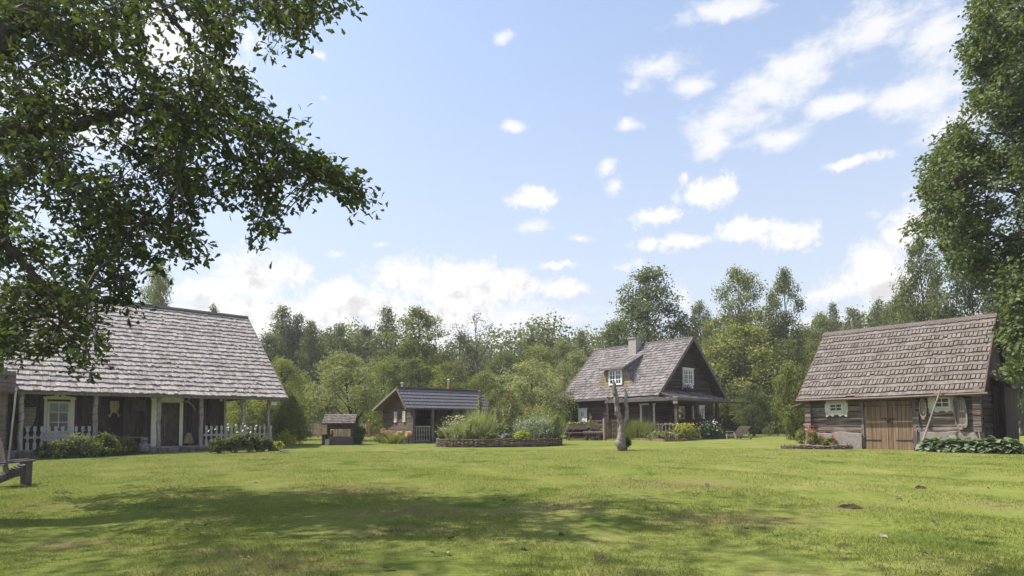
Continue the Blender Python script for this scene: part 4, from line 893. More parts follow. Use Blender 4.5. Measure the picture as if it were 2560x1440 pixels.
logs(mb, lambda a, b, d: (us0 - d, a, b), vs0, vbk, -.05, Rs - .12, 15, .035, .02, True, trim=trs); mb.box(us0 + .005, us0 + .07, vs0, vbk, -.05, Es); mb.hexa([(us0 + .005, vs0, Es), (us0 + .07, vs0, Es), (us0 + .07, vbk, Es), (us0 + .005, vbk, Es), (us0 + .005, ws - .05, Rs - .1), (us0 + .07, ws - .05, Rs - .1), (us0 + .07, ws + .05, Rs - .1), (us0 + .005, ws + .05, Rs - .1)])
mb.box(us0, us1, vbk - .05, vbk, -.05, Es + .1); mb.box(us1 - .05, us1 + .0, vs0 + .1, vbk, -.05, Es + .1); mb.build('wall', M['shed_log'], shed)
mb = MB(); mb.box(us0 + .1, us1 - .06, vs0, vbk - .06, -.05, .05); mb.build('floor', M['stone'], shed)
for px in (1033, 1081, 1135, 1169):
    x = SH.U(px, vs0, 1060); mb = MB(); mb.box(x - .07, x + .07, vs0 - .07, vs0 + .07, -.05, Es + .15); mb.build('post', M['grey_post'], shed)
x = SH.U(1135, vs0, 1060); mb = MB(); mb.bar((x + .05, vs0, 1.0), (x + .05, vs0, 1.0001), .01, .01); mb.bar((x, vs0 + .01, .45), (x + .38, vs0 + .01, .02), .09, .09); mb.bar((x, vs0 + .01, .95), (x + .22, vs0 + .01, .55), .08, .08); mb.build('brace', M['grey_post'], shed)
x0, x1 = SH.U(1038, vs0, 1090), SH.U(1076, vs0, 1090); zt_ = SH.uz(1057, 1066, vs0)[1]
mb = MB(); mb.bar((x0, vs0, zt_), (x1, vs0, zt_), .06, .05); rl = mb.build('railing', M['post_wood'], shed); mb = MB(); mb.bar((x0, vs0, .12), (x1, vs0, .12), .06, .05); mb.build('rail', M['post_wood'], rl)
b = MB(); b.lathe((0, 0, .12), [(.03, 0), (.05, .08), (.028, .2), (.055, .32), (.03, .45), (.05, .55), (.028, zt_ - .14)], 7); me = b.mesh('baluster', M['post_wood'])
for i in range(6): o = link('baluster', me, rl); o.location = (x0 + (x1 - x0) * (i + .5) / 6, vs0, 0)
for px0, px1, py0, py1 in ((987.5, 992, 1031, 1055), (1009, 1013.5, 1029, 1054)):
    a, z1 = SH.vz(px0, py0, us0 - .05); b_, z0 = SH.vz(px1, py1, us0 - .05); a, b_ = -max(a, b_) , -min(a, b_); window(shed, SH.left(us0 - .04), a, b_, z0, z1, 2, 2, .03, .03, 'cream', .06)
xm = SH.U(1108, 1.4, 1060); mb = MB()   # bread oven with sloping smoke hood
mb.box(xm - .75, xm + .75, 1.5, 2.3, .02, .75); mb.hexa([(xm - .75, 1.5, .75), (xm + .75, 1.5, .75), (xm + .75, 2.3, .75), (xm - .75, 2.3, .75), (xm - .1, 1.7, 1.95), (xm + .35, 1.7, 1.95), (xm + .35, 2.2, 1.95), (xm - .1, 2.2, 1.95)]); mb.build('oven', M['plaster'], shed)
mb = MB()
for px, top in ((1007, 958), (1122, 958)):
    pass
u1_, z1_ = SH.uz(1005.5, 958, ws + .2); mb = MB(); mb.tube([(u1_, ws + .2, Rs - .2), (u1_, ws + .2, z1_)], .07, 8); mb.lathe((u1_, ws + .2, z1_ - .02), [(.11, 0), (.10, .04), (.02, .08)], 8); mb.build('vent_pipe', M['metal_grey'], shed)
u1_, z1_ = SH.uz(1121.5, 952, ws + .25); mb = MB(); mb.tube([(u1_, ws + .25, Rs - .3), (u1_, ws + .25, z1_ - .12)], .065, 8); fl = mb.build('flue_pipe', M['flue_red'], shed); mb = MB(); mb.tube([(u1_, ws + .25, z1_ - .12), (u1_, ws + .25, z1_ + .02)], .072, 8); mb.lathe((u1_, ws + .25, z1_ + .03), [(.10, 0), (.09, .03), (.01, .09)], 8); mb.build('flue_cap', M['metal_grey'], fl)
t = thing('grill_table', 'table with pale blue cloth inside the open grill shed', 'table', SH.world(SH.U(1118, .7, 1080), .75, 0.05), SH.th)
mb = MB(); mb.box(-.5, .5, -.3, .3, .66, .70); mb.build('top', M['bare_board'], t); mb = MB(); mb.box(-.52, .52, -.32, -.305, .42, .71); mb.box(-.52, .52, -.30, .32, .705, .715); mb.build('cloth', M['lace'], t)
for sx_ in (-.42, .42):
    mb = MB(); mb.box(sx_ - .03, sx_ + .03, -.25, .25, 0, .66); mb.build('leg', M['dark_post'], t)
# firewood at the shed's gable
for i in range(9):
    p = gnd(962 + i * 8.5, 1101); t = MB(); a = random.uniform(-.3, .3); r_ = random.uniform(.10, .16); z_ = .42 + random.uniform(-.08, .10) if i > 3 else .55 + random.uniform(-.1, .12)
    q = SH.world(us0 - .16, vbk - .35 - i * .26, z_) if i < 8 else SH.world(us0 - .18, vs0 + .1, .5); rot = SH.th + pi / 2 + a * .3
    o = MB(); pts = [(-.14, 0, 0), (.14, 0, 0)]; o.tube(pts, r_, 9); lg = o.build('log', M['new_wood'] if i > 5 else M['door_wood'], None); lg.location = q; lg.rotation_euler = (0, 0, SH.th)
    tag(lg, ['dark round log stacked at the far end of the shed gable', 'pale cut log at the near end of the shed gable'][i > 5], 'log', 'dark logs on the shed gable' if i <= 5 else 'pale logs on the shed gable'); lg.name = 'firewood_log'
mb = MB(); mb.box(us0 - .36, us0 - .04, vs0 + .05, vbk - .1, .26, .30); mb.box(us0 - .34, us0 - .06, vs0 + .1, vs0 + .2, -.05, .26); mb.box(us0 - .34, us0 - .06, vbk - .3, vbk - .2, -.05, .26); mb.build('log_shelf', M['grey_post'], shed)

# ================================================================== 5. draw well
pw = gnd(848, 1112); wl = thing('draw_well', 'wooden draw well with little shingle roof and dark box', 'well', pw, .05)
hl = 1.66 * .8
k_ = (pw.y / 1465) ; half = 48 * k_; top = 76 * k_; ev = 50 * k_
mb = MB(); shingles(mb, -half * .72, half * .92, (-.62, ev * 1.05), (.0, top), 6, .10, .03); rf = mb.build('roof', M['shingle_brown'], wl)
mb = MB(); roof_deck(mb, -half * .70, half * .90, (-.6, ev * 1.05), (0, top), (.6, ev * 1.05), .05); mb.build('roof_deck', M['dark_post'], rf)
mb = MB(); mb.bar((-half * .72, -.62, ev * 1.03), (-half * .72, 0, top - .03), .03, .10); mb.bar((-half * .72, 0, top - .03), (-half * .72, .62, ev * 1.03), .03, .10); mb.build('bargeboard', M['grey_post'], rf)
for x in (-half * .55, half * .66):
    mb = MB(); mb.box(x - .06, x + .06, -.06, .06, 0, top - .12); mb.build('post', M['dark_post'], wl)
mb = MB()
for z in (.0, .14, .28): mb.box(-half * .40, half * .72, -.50, -.45, z, z + .13); mb.box(-half * .40, half * .72, .45, .5, z, z + .13); mb.box(-half * .40 - .05, -half * .40 - .001, -.5, .5, z, z + .13); mb.box(half * .721, half * .72 + .05, -.5, .5, z, z + .13)
bx = mb.build('box', M['chair_wood'], wl); mb = MB(); mb.box(-half * .40, half * .72, -.449, .449, .30, .33); mb.build('lid', M['dark_post'], bx)
mb = MB(); mb.tube([(-half * .55, 0, .98), (half * .66, 0, .98)], .16, 10); mb.build('winding_drum', M['dark_post'], wl); mb = MB(); mb.tube([(-half * .62, 0, .98), (-half * .8, 0, .98), (-half * .8, -.25, .80), (-half * .95, -.25, .8)], .018, 5); mb.build('crank', M['iron'], wl)
mb = MB(); mb.box(-half * .78, -half * .55 - .07, -.42, .30, 0, .55); mb.build('side_box', M['dark_post'], wl)
mb = MB(); mb.lathe((-half * .46, -.56, .0), [(.0, .02), (.10, .0), (.13, .28), (.135, .30)], 10); mb.build('bucket', M['metal_grey'], wl)

# ================================================================== 6. fences
def fence(name, label, p0, p1, h, pick=.11, mat='fence_wood', posts=2.4, postmat=None, wv=.55):
    d = Vector((p1.x - p0.x, p1.y - p0.y, 0)); Lf = d.length; t = thing(name, label, 'fence', p0, math.atan2(d.y, d.x)); dz = p1.z - p0.z
    mb = MB(); x = 0
    while x < Lf:
        z = dz * x / Lf; hh = h * random.uniform(.95, 1.03); w_ = pick * wv; mb.prism(mirror([(w_ / 2, .06), (w_ / 2, hh - .05), (w_ * .28, hh)]), 0, .022, lambda a, b, dd, x=x, z=z: (x + a, -dd, z + b)); x += pick * random.uniform(.95, 1.05)
    mb.build('pickets', M[mat], t)
    for f in (.28, .78):
        mb = MB(); mb.bar((0, .03, h * f), (Lf, .03, h * f + dz), .045, .075); mb.build('rail', M[mat], t)
    n = max(1, int(Lf / posts))
    for i in range(n + 1):
        x = Lf * i / n; mb = MB(); mb.box(x - .055, x + .055, .055, .165, -.05 + dz * x / Lf, h * 1.02 + dz * x / Lf); mb.build('post', M[postmat or mat], t)
    return t
fence('picket_fence', 'brown picket fence behind the draw well, left of the shed', gnd(735, 1092.5), gnd(918, 1093), 1.12)
fence('picket_fence', 'short picket fence run behind the shed gable, right of orange post', gnd(926, 1092), gnd(1000, 1091), 1.15)
t = thing('fence_post', 'fresh orange wooden post standing between two runs of picket fence', 'post', gnd(922, 1093), 0); mb = MB(); mb.box(-.07, .07, -.07, .07, 0, 1.32); mb.build('shaft', M['new_wood'], t); mb = MB(); mb.lathe((0, 0, 1.32), [(.099, 0), (.0, .06)], 4); mb.build('cap', M['new_wood'], t)
fence('picket_fence', 'dark picket fence behind flower bed, between shed and log house', gnd(1240, 1090), gnd(1425, 1090), 1.1, mat='fence_dark')
fence('picket_fence', 'brown picket fence beyond the slatted lounge chair right of log house', gnd(1805, 1083), gnd(1985, 1082), 1.1)
# garden gate by the log house
g0, g1 = gnd(1512, 1101), gnd(1545, 1100)
gt = thing('garden_gate', 'dark slatted garden gate behind the dead tree trunk', 'gate', g0, math.atan2(g1.y - g0.y, g1.x - g0.x)); ln = (g1 - g0).length; hg = 1.22
mb = MB()
for i in range(7): x = .12 + (ln - .2) * i / 6; mb.box(x - .022, x + .022, -.012, .012, .05, hg - .04)
mb.build('slats', M['dark_post'], gt)
for z in (.12, .8): mb = MB(); mb.box(.06, ln, .013, .05, hg * z, hg * z + .07); mb.build('rail', M['dark_post'], gt)
for x in (.0, ln + .08):
    mb = MB(); mb.box(x - .07, x + .07, -.06, .08, -.02, hg + .06); mb.build('post', M['fence_dark'], gt)
g0, g1 = gnd(1470, 1101), gnd(1506, 1101)

# ================================================================== 7. picnic set, loungers, garden chair
pt = gnd(1452, 1100)
kx = pt.y / 1465
t = thing('picnic_table', 'long red-brown picnic table in front of the log house window', 'table', (pt.x, pt.y, pt.z), -.12)
hw_ = 48 * kx
mb = MB()
for i in range(4): mb.box(-hw_, hw_ * .85, -.38 + .19 * i, -.2 + .19 * i, .72, .77)
mb.build('tabletop', M['table_wood'], t)
for x in (-hw_ * .6, hw_ * .6):
    for s in (-1, 1): mb = MB(); mb.bar((x, s * .60, 0), (x, s * .12, .72), .07, .09); mb.build('leg', M['dark_post'], t)
for s in (-1, 1): mb = MB(); mb.box(-hw_, hw_ * .85, s * .72 - .13, s * .72 + .13, .42, .46); mb.build('bench', M['table_wood'], t)
for x in (-hw_ * .6, hw_ * .6): mb = MB(); mb.box(x - .1, x - .05, -.8, .8, .34, .42); mb.build('brace', M['dark_post'], t)
t = thing('log_bench', 'chunky dark log bench at the right end of the picnic table', 'bench', gnd(1482, 1101), -.1)
mb = MB(); mb.tube([(-.55, 0, .42), (.55, 0, .42)], .11, 8); mb.build('seat', M['dark_post'], t)
for x in (-.36, .36): mb = MB(); mb.tube([(x, 0, 0), (x, 0, .34)], .13, 8); mb.build('leg', M['dark_post'], t)
t = thing('flower_box', 'long wooden flower box standing behind the picnic table', 'planter', (pt.x + .1, pt.y + 1.3, pt.z), -.12)
mb = MB(); mb.box(-1.0, 1.15, -.15, .15, .62, .9); mb.build('box', M['table_wood'], t)
for x in (-.8, .9): mb = MB(); mb.box(x - .05, x + .05, -.12, .12, 0, .62); mb.build('leg', M['dark_post'], t)
FLOWERBOX = t
pl = gnd(1846, 1098)
def lounge(p, rz, s, label):
    t = thing('lounge_chair', label, 'chair', p, rz)
    # low slatted seat leaning far back, broad arms
    mb = MB()
    for i in range(7): x = -.52 + 1.04 * (i + .5) / 7; mb.bar((x * s, .05 * s, .30 * s), (x * 1.02 * s, .72 * s, .92 * s), .095 * s, .025 * s, up=(0, 1, 0))
    mb.build('backrest', M['lounge_wood'], t)
    mb = MB()
    for i in range(6): y = -.5 + .1 * i; mb.box(-.52 * s, .52 * s, y * s - .04 * s, y * s + .04 * s, (.40 - .03 * i) * s - .02, (.40 - .03 * i) * s)
    mb.build('seat', M['lounge_wood'], t)
    for q in (-1, 1):
        mb = MB(); mb.box(q * .62 * s - .06, q * .62 * s + .06, -.55 * s, .30 * s, .56 * s, .59 * s); mb.build('armrest', M['lounge_wood'], t)
        mb = MB(); mb.bar((q * .60 * s, -.48 * s, 0), (q * .60 * s, -.44 * s, .56 * s), .06, .08); mb.build('leg', M['lounge_wood'], t)
        mb = MB(); mb.bar((q * .66 * s, .55 * s, 0), (q * .62 * s, .25 * s, .56 * s), .06, .08); mb.build('leg', M['lounge_wood'], t)
    return t
lounge(pl, pi + .35, .8, 'low slatted lounge chair on the lawn right of the log house')
# garden chair, lower left
pa = gnd(72, 1216)
gc = thing('garden_chair', 'dark purple-brown slatted garden chair cut by the left edge of the lawn', 'chair', (pa.x, pa.y, pa.z), math.atan2(-pa.x, pa.y) + .15); gc.scale = (.77, 1, 1)
k_ = pa.y / 1465
# local x: toward the chair's front (image right), y: away from camera
wd = .62
Q = lambda px, py: ((px - 72) * k_, 0, (1216 - py) * k_)
for s, yy in enumerate((0.0, wd)):
    mb = MB(); mb.hexa([(-.06, yy - .02, 0), (.05, yy - .02, 0), (.05, yy + .02, 0), (-.06, yy + .02, 0), (-.09, yy - .02, .50), (.06, yy - .02, .50), (.06, yy + .02, .50), (-.09, yy + .02, .50)]); mb.build('leg', M['chair_wood'], gc)
    mb = MB(); pr = [(-.02, .40), (-.10, .41), (-.22, .345), (-.42, .27), (-.62, .19), (-.95, .03), (-1.02, .0), (-.88, -.0), (-.62, .075), (-.30, .19), (-.02, .24)]
    mb.prism(pr, yy + (.025 if s == 0 else -.025), yy + (.06 if s == 0 else -.06), lambda a, b, d: (a, d, b)); mb.build('side_rail', M['chair_wood'], gc)
    mb = MB(); mb.hexa([(-.88, yy - .08, .455), (.10, yy - .08, .50), (.10, yy + .08, .50), (-.88, yy + .05, .455), (-.88, yy - .08, .485), (.10, yy - .08, .535), (.10, yy + .08, .535), (-.88, yy + .05, .485)]); mb.build('armrest', M['chair_wood'], gc)
mb = MB()
for i in range(8): f = i / 7; x = -.06 - .46 * f; z = .415 - .03 * f - .14 * f * f * 1.0; z = float(np.interp(x, [-.62, -.42, -.22, -.10, -.02], [.195, .275, .35, .415, .405])); mb.box(x - .026, x + .026, -.0, wd, z + .002, z + .022)
mb.build('seat', M['chair_wood'], gc)
mb = MB()
for i in range(6):
    y = .05 + (wd - .10) * i / 5; h_ = .72 + .16 * sin(pi * (i + .5) / 6); b0 = Vector((-.38, y, .16)); d_ = Vector((-.22, 0, .97)).normalized(); mb.bar(b0, b0 + d_ * h_, .085, .030, up=(1, 0, 0))
mb.build('backrest', M['chair_wood'], gc)
mb = MB(); mb.box(-.52, -.48, .0, wd, .40, .455); mb.build('back_brace', M['chair_wood'], gc)
# second chair stands just beyond the frame edge: not in view
# ================================================================== 8. dead tree
pd = gnd(1553, 1127); k_ = pd.y / 1465; D_ = lambda px, py, dy=0: ((px - 1553) * k_, dy, (1127 - py) * k_)
dt = thing('dead_tree', 'bare forked dead tree trunk standing alone on the lawn', 'dead tree', pd, 0)
def gnarl(pts, rad, sub_=5, amp=.10, sides=14):
    """old wood: radius swells and pinches at knots, the skin furrowed lengthwise"""
    P_, R_ = [], []
    for i in range(len(pts) - 1):
        for j in range(sub_): t = j / sub_; P_.append(Vector(pts[i]).lerp(Vector(pts[i + 1]), t) + Vector(tuple(rng.normal(0, .010, 3)))); R_.append((rad[i] + (rad[i + 1] - rad[i]) * t) * (1 + rng.normal(0, amp * .5)))
    P_.append(Vector(pts[-1])); R_.append(rad[-1]); mb = MB(); mb.tube(P_, R_, sides); f = [1 + amp * rng.normal() for _ in range(sides)]
    for i, p in enumerate(P_):
        for k in range(sides): v = Vector(mb.v[i * sides + k]); mb.v[i * sides + k] = tuple(p + (v - p) * (f[k] + .06 * rng.normal()))
    return mb
mb = gnarl([D_(1556, 1131), D_(1553, 1115), D_(1552, 1100), D_(1555, 1080), D_(1557, 1062), D_(1552, 1045), D_(1545, 1025), D_(1543, 1000), D_(1541, 980), D_(1537, 953)], [.165, .19, .175, .13, .125, .105, .10, .10, .085, .055]); mb.build('trunk', M['dead_wood'], dt, True)
mb = gnarl([D_(1553, 1078), D_(1561, 1062, -.05), D_(1567, 1048, -.05), D_(1570, 1028), D_(1567, 1005, .05), D_(1568, 985, .05), D_(1565, 972, .05)], [.10, .085, .08, .075, .065, .058, .035], 5, .10, 10); mb.tube([D_(1566, 990, .05), D_(1571, 978, .04)], [.05, .015], 6); mb.build('limb', M['dead_wood'], dt, True)
for px, py, r_ in ((1543, 1040, .05), (1549, 1008, .045), (1538, 988, .03)):
    q = D_(px, py, -.10); mb = MB(); mb.tube([q, (q[0] + (.10 if px > 1545 else -.10), q[1] - .06, q[2] + .07)], [r_, r_ * .5], 7); mb.build('knot', M['dead_wood'], dt)
mb = MB(); mb.tube([D_(1539, 1100, -.1), D_(1545, 1108, -.15), D_(1552, 1124, -.18)], [.05, .14, .10], 8); mb.build('burl', M['dead_wood'], dt, True)
# ================================================================== 9. vegetation
M['bark'] = mat_wood('dark_bark', (.035, .028, .024), (.10, .082, .07), (6, 6, 1), 3, rnd=.2, bump=.6)
M['bark_grey'] = mat_wood('grey_bark', (.07, .06, .052), (.17, .15, .13), (6, 6, 1), 3, rnd=.2, bump=.6)
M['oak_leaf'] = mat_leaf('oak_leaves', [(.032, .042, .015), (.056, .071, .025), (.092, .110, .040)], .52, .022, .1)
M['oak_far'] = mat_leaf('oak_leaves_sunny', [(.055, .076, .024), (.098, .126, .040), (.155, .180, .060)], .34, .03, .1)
M['leaf_dark'] = mat_leaf('dark_leaves', [(.064, .082, .028), (.110, .130, .042), (.168, .186, .066)], .40, .02)
M['leaf_mid'] = mat_leaf('mid_leaves', [(.085, .104, .030), (.145, .163, .050), (.215, .228, .082)], .42, .02)
M['leaf_light'] = mat_leaf('light_leaves', [(.125, .142, .034), (.205, .218, .060), (.28, .285, .10)], .44, .02)
M['leaf_pale'] = mat_leaf('pale_leaves', [(.14, .152, .062), (.22, .232, .105), (.30, .305, .155)], .42, .02)
M['leaf_rust'] = mat_leaf('thinning_leaves', [(.10, .095, .03), (.16, .14, .055), (.17, .12, .07)], .30, .04)
M['leaf_silver'] = mat_leaf('silver_leaves', [(.19, .215, .15), (.27, .30, .22), (.36, .38, .30)], .35, .03, .1)
M['leaf_yellow'] = mat_leaf('yellow_green_leaves', [(.18, .22, .02), (.29, .31, .03), (.42, .40, .05)], .35, .04, .1)
M['leaf_hosta'] = mat_leaf('hosta_leaves', [(.085, .125, .055), (.135, .18, .085), (.20, .245, .13)], .25, .06, .15)
M['leaf_spruce'] = mat_leaf('spruce_needles', [(.036, .050, .028), (.056, .072, .036), (.08, .095, .046)], .2, .02)
M['flower_white'] = mat_leaf('white_petals', [(.62, .62, .60), (.75, .75, .72), (.80, .80, .78)], .3, .03, .0)
M['flower_red'] = mat_leaf('red_petals', [(.42, .02, .03), (.55, .03, .06), (.60, .10, .12)], .3, .03, .0)
M['flower_pink'] = mat_leaf('pink_petals', [(.45, .05, .14), (.55, .14, .24), (.62, .32, .38)], .3, .03, .0)
M['flower_purple'] = mat_leaf('dark_purple_petals', [(.12, .01, .07), (.20, .02, .12), (.28, .03, .16)], .3, .03, .0)
M['flower_yellow'] = mat_leaf('yellow_petals', [(.42, .38, .03), (.55, .48, .04), (.66, .57, .08)], .3, .03, .0)
M['flower_lavender'] = mat_leaf('lavender_spikes', [(.14, .11, .22), (.21, .17, .32), (.28, .24, .38)], .3, .03, .0)
M['flower_cream'] = mat_leaf('cream_seedheads', [(.34, .30, .22), (.45, .40, .31), (.52, .47, .38)], .3, .03, .0)
M['leaf_feather'] = mat_leaf('feathery_leaves', [(.20, .225, .10), (.30, .32, .17), (.40, .41, .26)], .45, .02, .1)
M['stem'] = mat_leaf('green_stems', [(.07, .10, .03), (.11, .15, .045), (.15, .19, .06)], .15, .04)
M['litter'] = mat_leaf('dry_leaf', [(.10, .06, .035), (.22, .16, .10), (.42, .38, .32)], .1, .05, .5)

def lobes_to_leaves(lobes, per_area, leaf, asp, clump, shape='rhomb', up=.5, out=.6, squash=.8, shell=.55):
    """leaves gathered in clumps over the lobes of a crown: returns verts, k, rnd"""
    Cs, Ns, Rn = [], [], []
    for c, r in lobes:
        nc = max(6, int(5.6 * (r / clump) ** 2))
        d = rdir(nc); rad = r * (shell + (1 - shell) * rng.random(nc) ** .5); cc = np.asarray(c) + d * rad[:, None] * np.array([1, 1, squash])
        tone = rng.random(nc)
        nl = max(4, int(per_area * clump * clump))
        for j in range(nc):
            p = cc[j] + rng.normal(0, clump * .52, (nl, 3)) * np.array([1, 1, .6]); Cs.append(p)
            o = d[j] * out + np.array([0, 0, up]); Ns.append(unit(rdir(nl) * .9 + o)); Rn.append(np.clip(tone[j] * .55 + .45 * rng.random(nl), 0, 1))
    C, N, R_ = np.concatenate(Cs), np.concatenate(Ns), np.concatenate(Rn)
    V, k = cards(C, N, leaf * (.65 + .7 * rng.random(len(C))), asp, None, shape); return V, k, R_

def limb_tube(mb, a, b, r0, r1, bend=.15, n=6, sides=6):
    a, b = Vector(a), Vector(b); L_ = (b - a).length; off = Vector(tuple(rng.normal(0, bend * L_, 3))); pts = []
    for i in range(n + 1): t = i / n; pts.append(a.lerp(b, t) + off * sin(t * pi) * .6 + Vector(tuple(rng.normal(0, .012 * L_, 3))) * (0 < i < n))
    mb.tube(pts, [r0 + (r1 - r0) * (i / n) ** .8 for i in range(n + 1)], sides); return pts

def tree_proto(H, R, base, kind, mat, bark='bark', nl=26, leaf=.17, clump=.55, dens=125, lobe=.30, trunk_r=.16, lean=(0, 0), shell=.5):
    """unit tree standing at the origin: trunk with limbs, and a crown of leafy lobes"""
    tb = MB(); lx, ly = lean; top = Vector((lx, ly, H * .93)); tp = []
    for i in range(9):
        t = i / 8; tp.append(Vector((lx * t ** 1.3 + .04 * H * .3 * sin(t * 4 + R), ly * t ** 1.3 + .03 * H * .3 * cos(t * 5), H * .93 * t)))
    tb.tube(tp, [trunk_r * (1.25 if i == 0 else 1) * (1 - .97 * (i / 8) ** .8) + .010 for i in range(9)], 8)
    prof = {'round': lambda t: sin(pi * min(1, .14 + .86 * t)) ** .6, 'oval': lambda t: (sin(pi * (.08 + .9 * t ** .85)) ** .75), 'cone': lambda t: (1 - t) ** .75 * min(1, .45 + t * 3) , 'birch': lambda t: (sin(pi * (.10 + .88 * t ** .72)) ** .9), 'broad': lambda t: 1 - .75 * t ** 2.2, 'ragged': lambda t: sin(pi * min(1, .2 + .78 * t)) ** .5 * (.75 + .25 * sin(t * 17))}[kind]
    lobes = []
    for i in range(nl):
        t = (i + rng.random()) / nl; a = i * 2.39996 + rng.normal(0, .4); rr = R * prof(t) ; lr = R * lobe * (.65 + .6 * rng.random()) * (.45 + .55 * prof(t)); q = max(0, rr - lr * .75) * (.65 + .4 * rng.random())
        z = base * H + (H - base * H) * t; ax = tp[min(8, int(z / (H * .93) * 8))] if z < H * .93 else tp[8]
        c = (ax.x + q * cos(a), ax.y + q * sin(a), min(z, H - lr * .6)); lobes.append((c, lr))
        if q > .1 * R or t > .8:
            zz = max(.12 * H, c[2] - q * .7 - .06 * H); st = tp[min(7, int(zz / (H * .93) * 8))]; limb_tube(tb, (st.x, st.y, zz), c, trunk_r * .34 * (1 - .5 * t), .012, .10, 5, 5)
            for m_ in range(3): d = rdir(1)[0]; limb_tube(tb, c, np.array(c) + d * lr * .95, trunk_r * .09 + .006, .006, .1, 3, 4)
    V, k, r_ = lobes_to_leaves(lobes, dens / (leaf * leaf) * .028, leaf, .62, clump, shell=shell)
    ext = np.hypot(V[:, 0], V[:, 1]); R = float(np.percentile(ext, 96)); H = float(np.percentile(V[:, 2], 99.7))
    return dict(H=H, R=R, trunk=tb.mesh('trunk', M[bark]), crown=np_mesh('crown', V, k, M[mat], r_))

PROTO = {
    'round': tree_proto(8, 3.2, .16, 'round', 'leaf_mid', nl=30),
    'round_b': tree_proto(8, 3.0, .12, 'oval', 'leaf_light', nl=30, lobe=.28),
    'broad': tree_proto(7, 3.6, .10, 'broad', 'leaf_light', nl=34, lobe=.27),
    'tall': tree_proto(11, 3.2, .12, 'oval', 'leaf_dark', nl=44, lobe=.33, trunk_r=.2),
    'tall_b': tree_proto(12, 3.2, .10, 'ragged', 'leaf_mid', nl=50, lobe=.30, trunk_r=.2, shell=.35),
    'birch': tree_proto(11, 2.0, .10, 'birch', 'leaf_dark', 'bark_grey', nl=46, lobe=.46, clump=.5, dens=85),
    'cone': tree_proto(11, 2.2, .08, 'cone', 'leaf_spruce', nl=34, lobe=.30, clump=.42, trunk_r=.15),
    'dark': tree_proto(8, 3.0, .12, 'round', 'leaf_dark', nl=30),
    'pale': tree_proto(6, 3.0, .10, 'round', 'leaf_pale', nl=30, lobe=.27, leaf=.14, clump=.45),
    'apple': tree_proto(5.6, 3.0, .40, 'broad', 'leaf_pale', nl=30, lobe=.25, leaf=.13, clump=.40, trunk_r=.17, lean=(-1.3, 0), dens=95),
    'sparse': tree_proto(8, 2.7, .25, 'ragged', 'leaf_rust', 'bark_grey', nl=30, lobe=.24, leaf=.10, clump=.42, dens=17, trunk_r=.12),
    'bush': tree_proto(3.2, 2.0, .02, 'round', 'leaf_light', nl=24, lobe=.36, leaf=.12, clump=.34, trunk_r=.06),
    'bush_d': tree_proto(3.2, 2.0, .02, 'round', 'leaf_mid', nl=24, lobe=.36, leaf=.12, clump=.34, trunk_r=.06),
}
def tree(proto, cx, top, hw, Y, label, name='tree', cat='tree', group=None, rot=None, flat=1.0):
    p = PROTO[proto]; T_ = at(cx, top, Y); B = at(cx, 1080, Y); x = T_.x - (T_.z - 0) * 0; z0 = gz(Y); H = T_.z - z0; R_ = hw * Y / F
    t = thing(name, label, cat, (T_.x, Y, z0), rng.random() * 6.28 if rot is None else rot, group); t.scale = (R_ / p['R'], R_ / p['R'] * flat, H / p['H'])
    link('trunk', p['trunk'], t); link('crown', p['crown'], t); return t

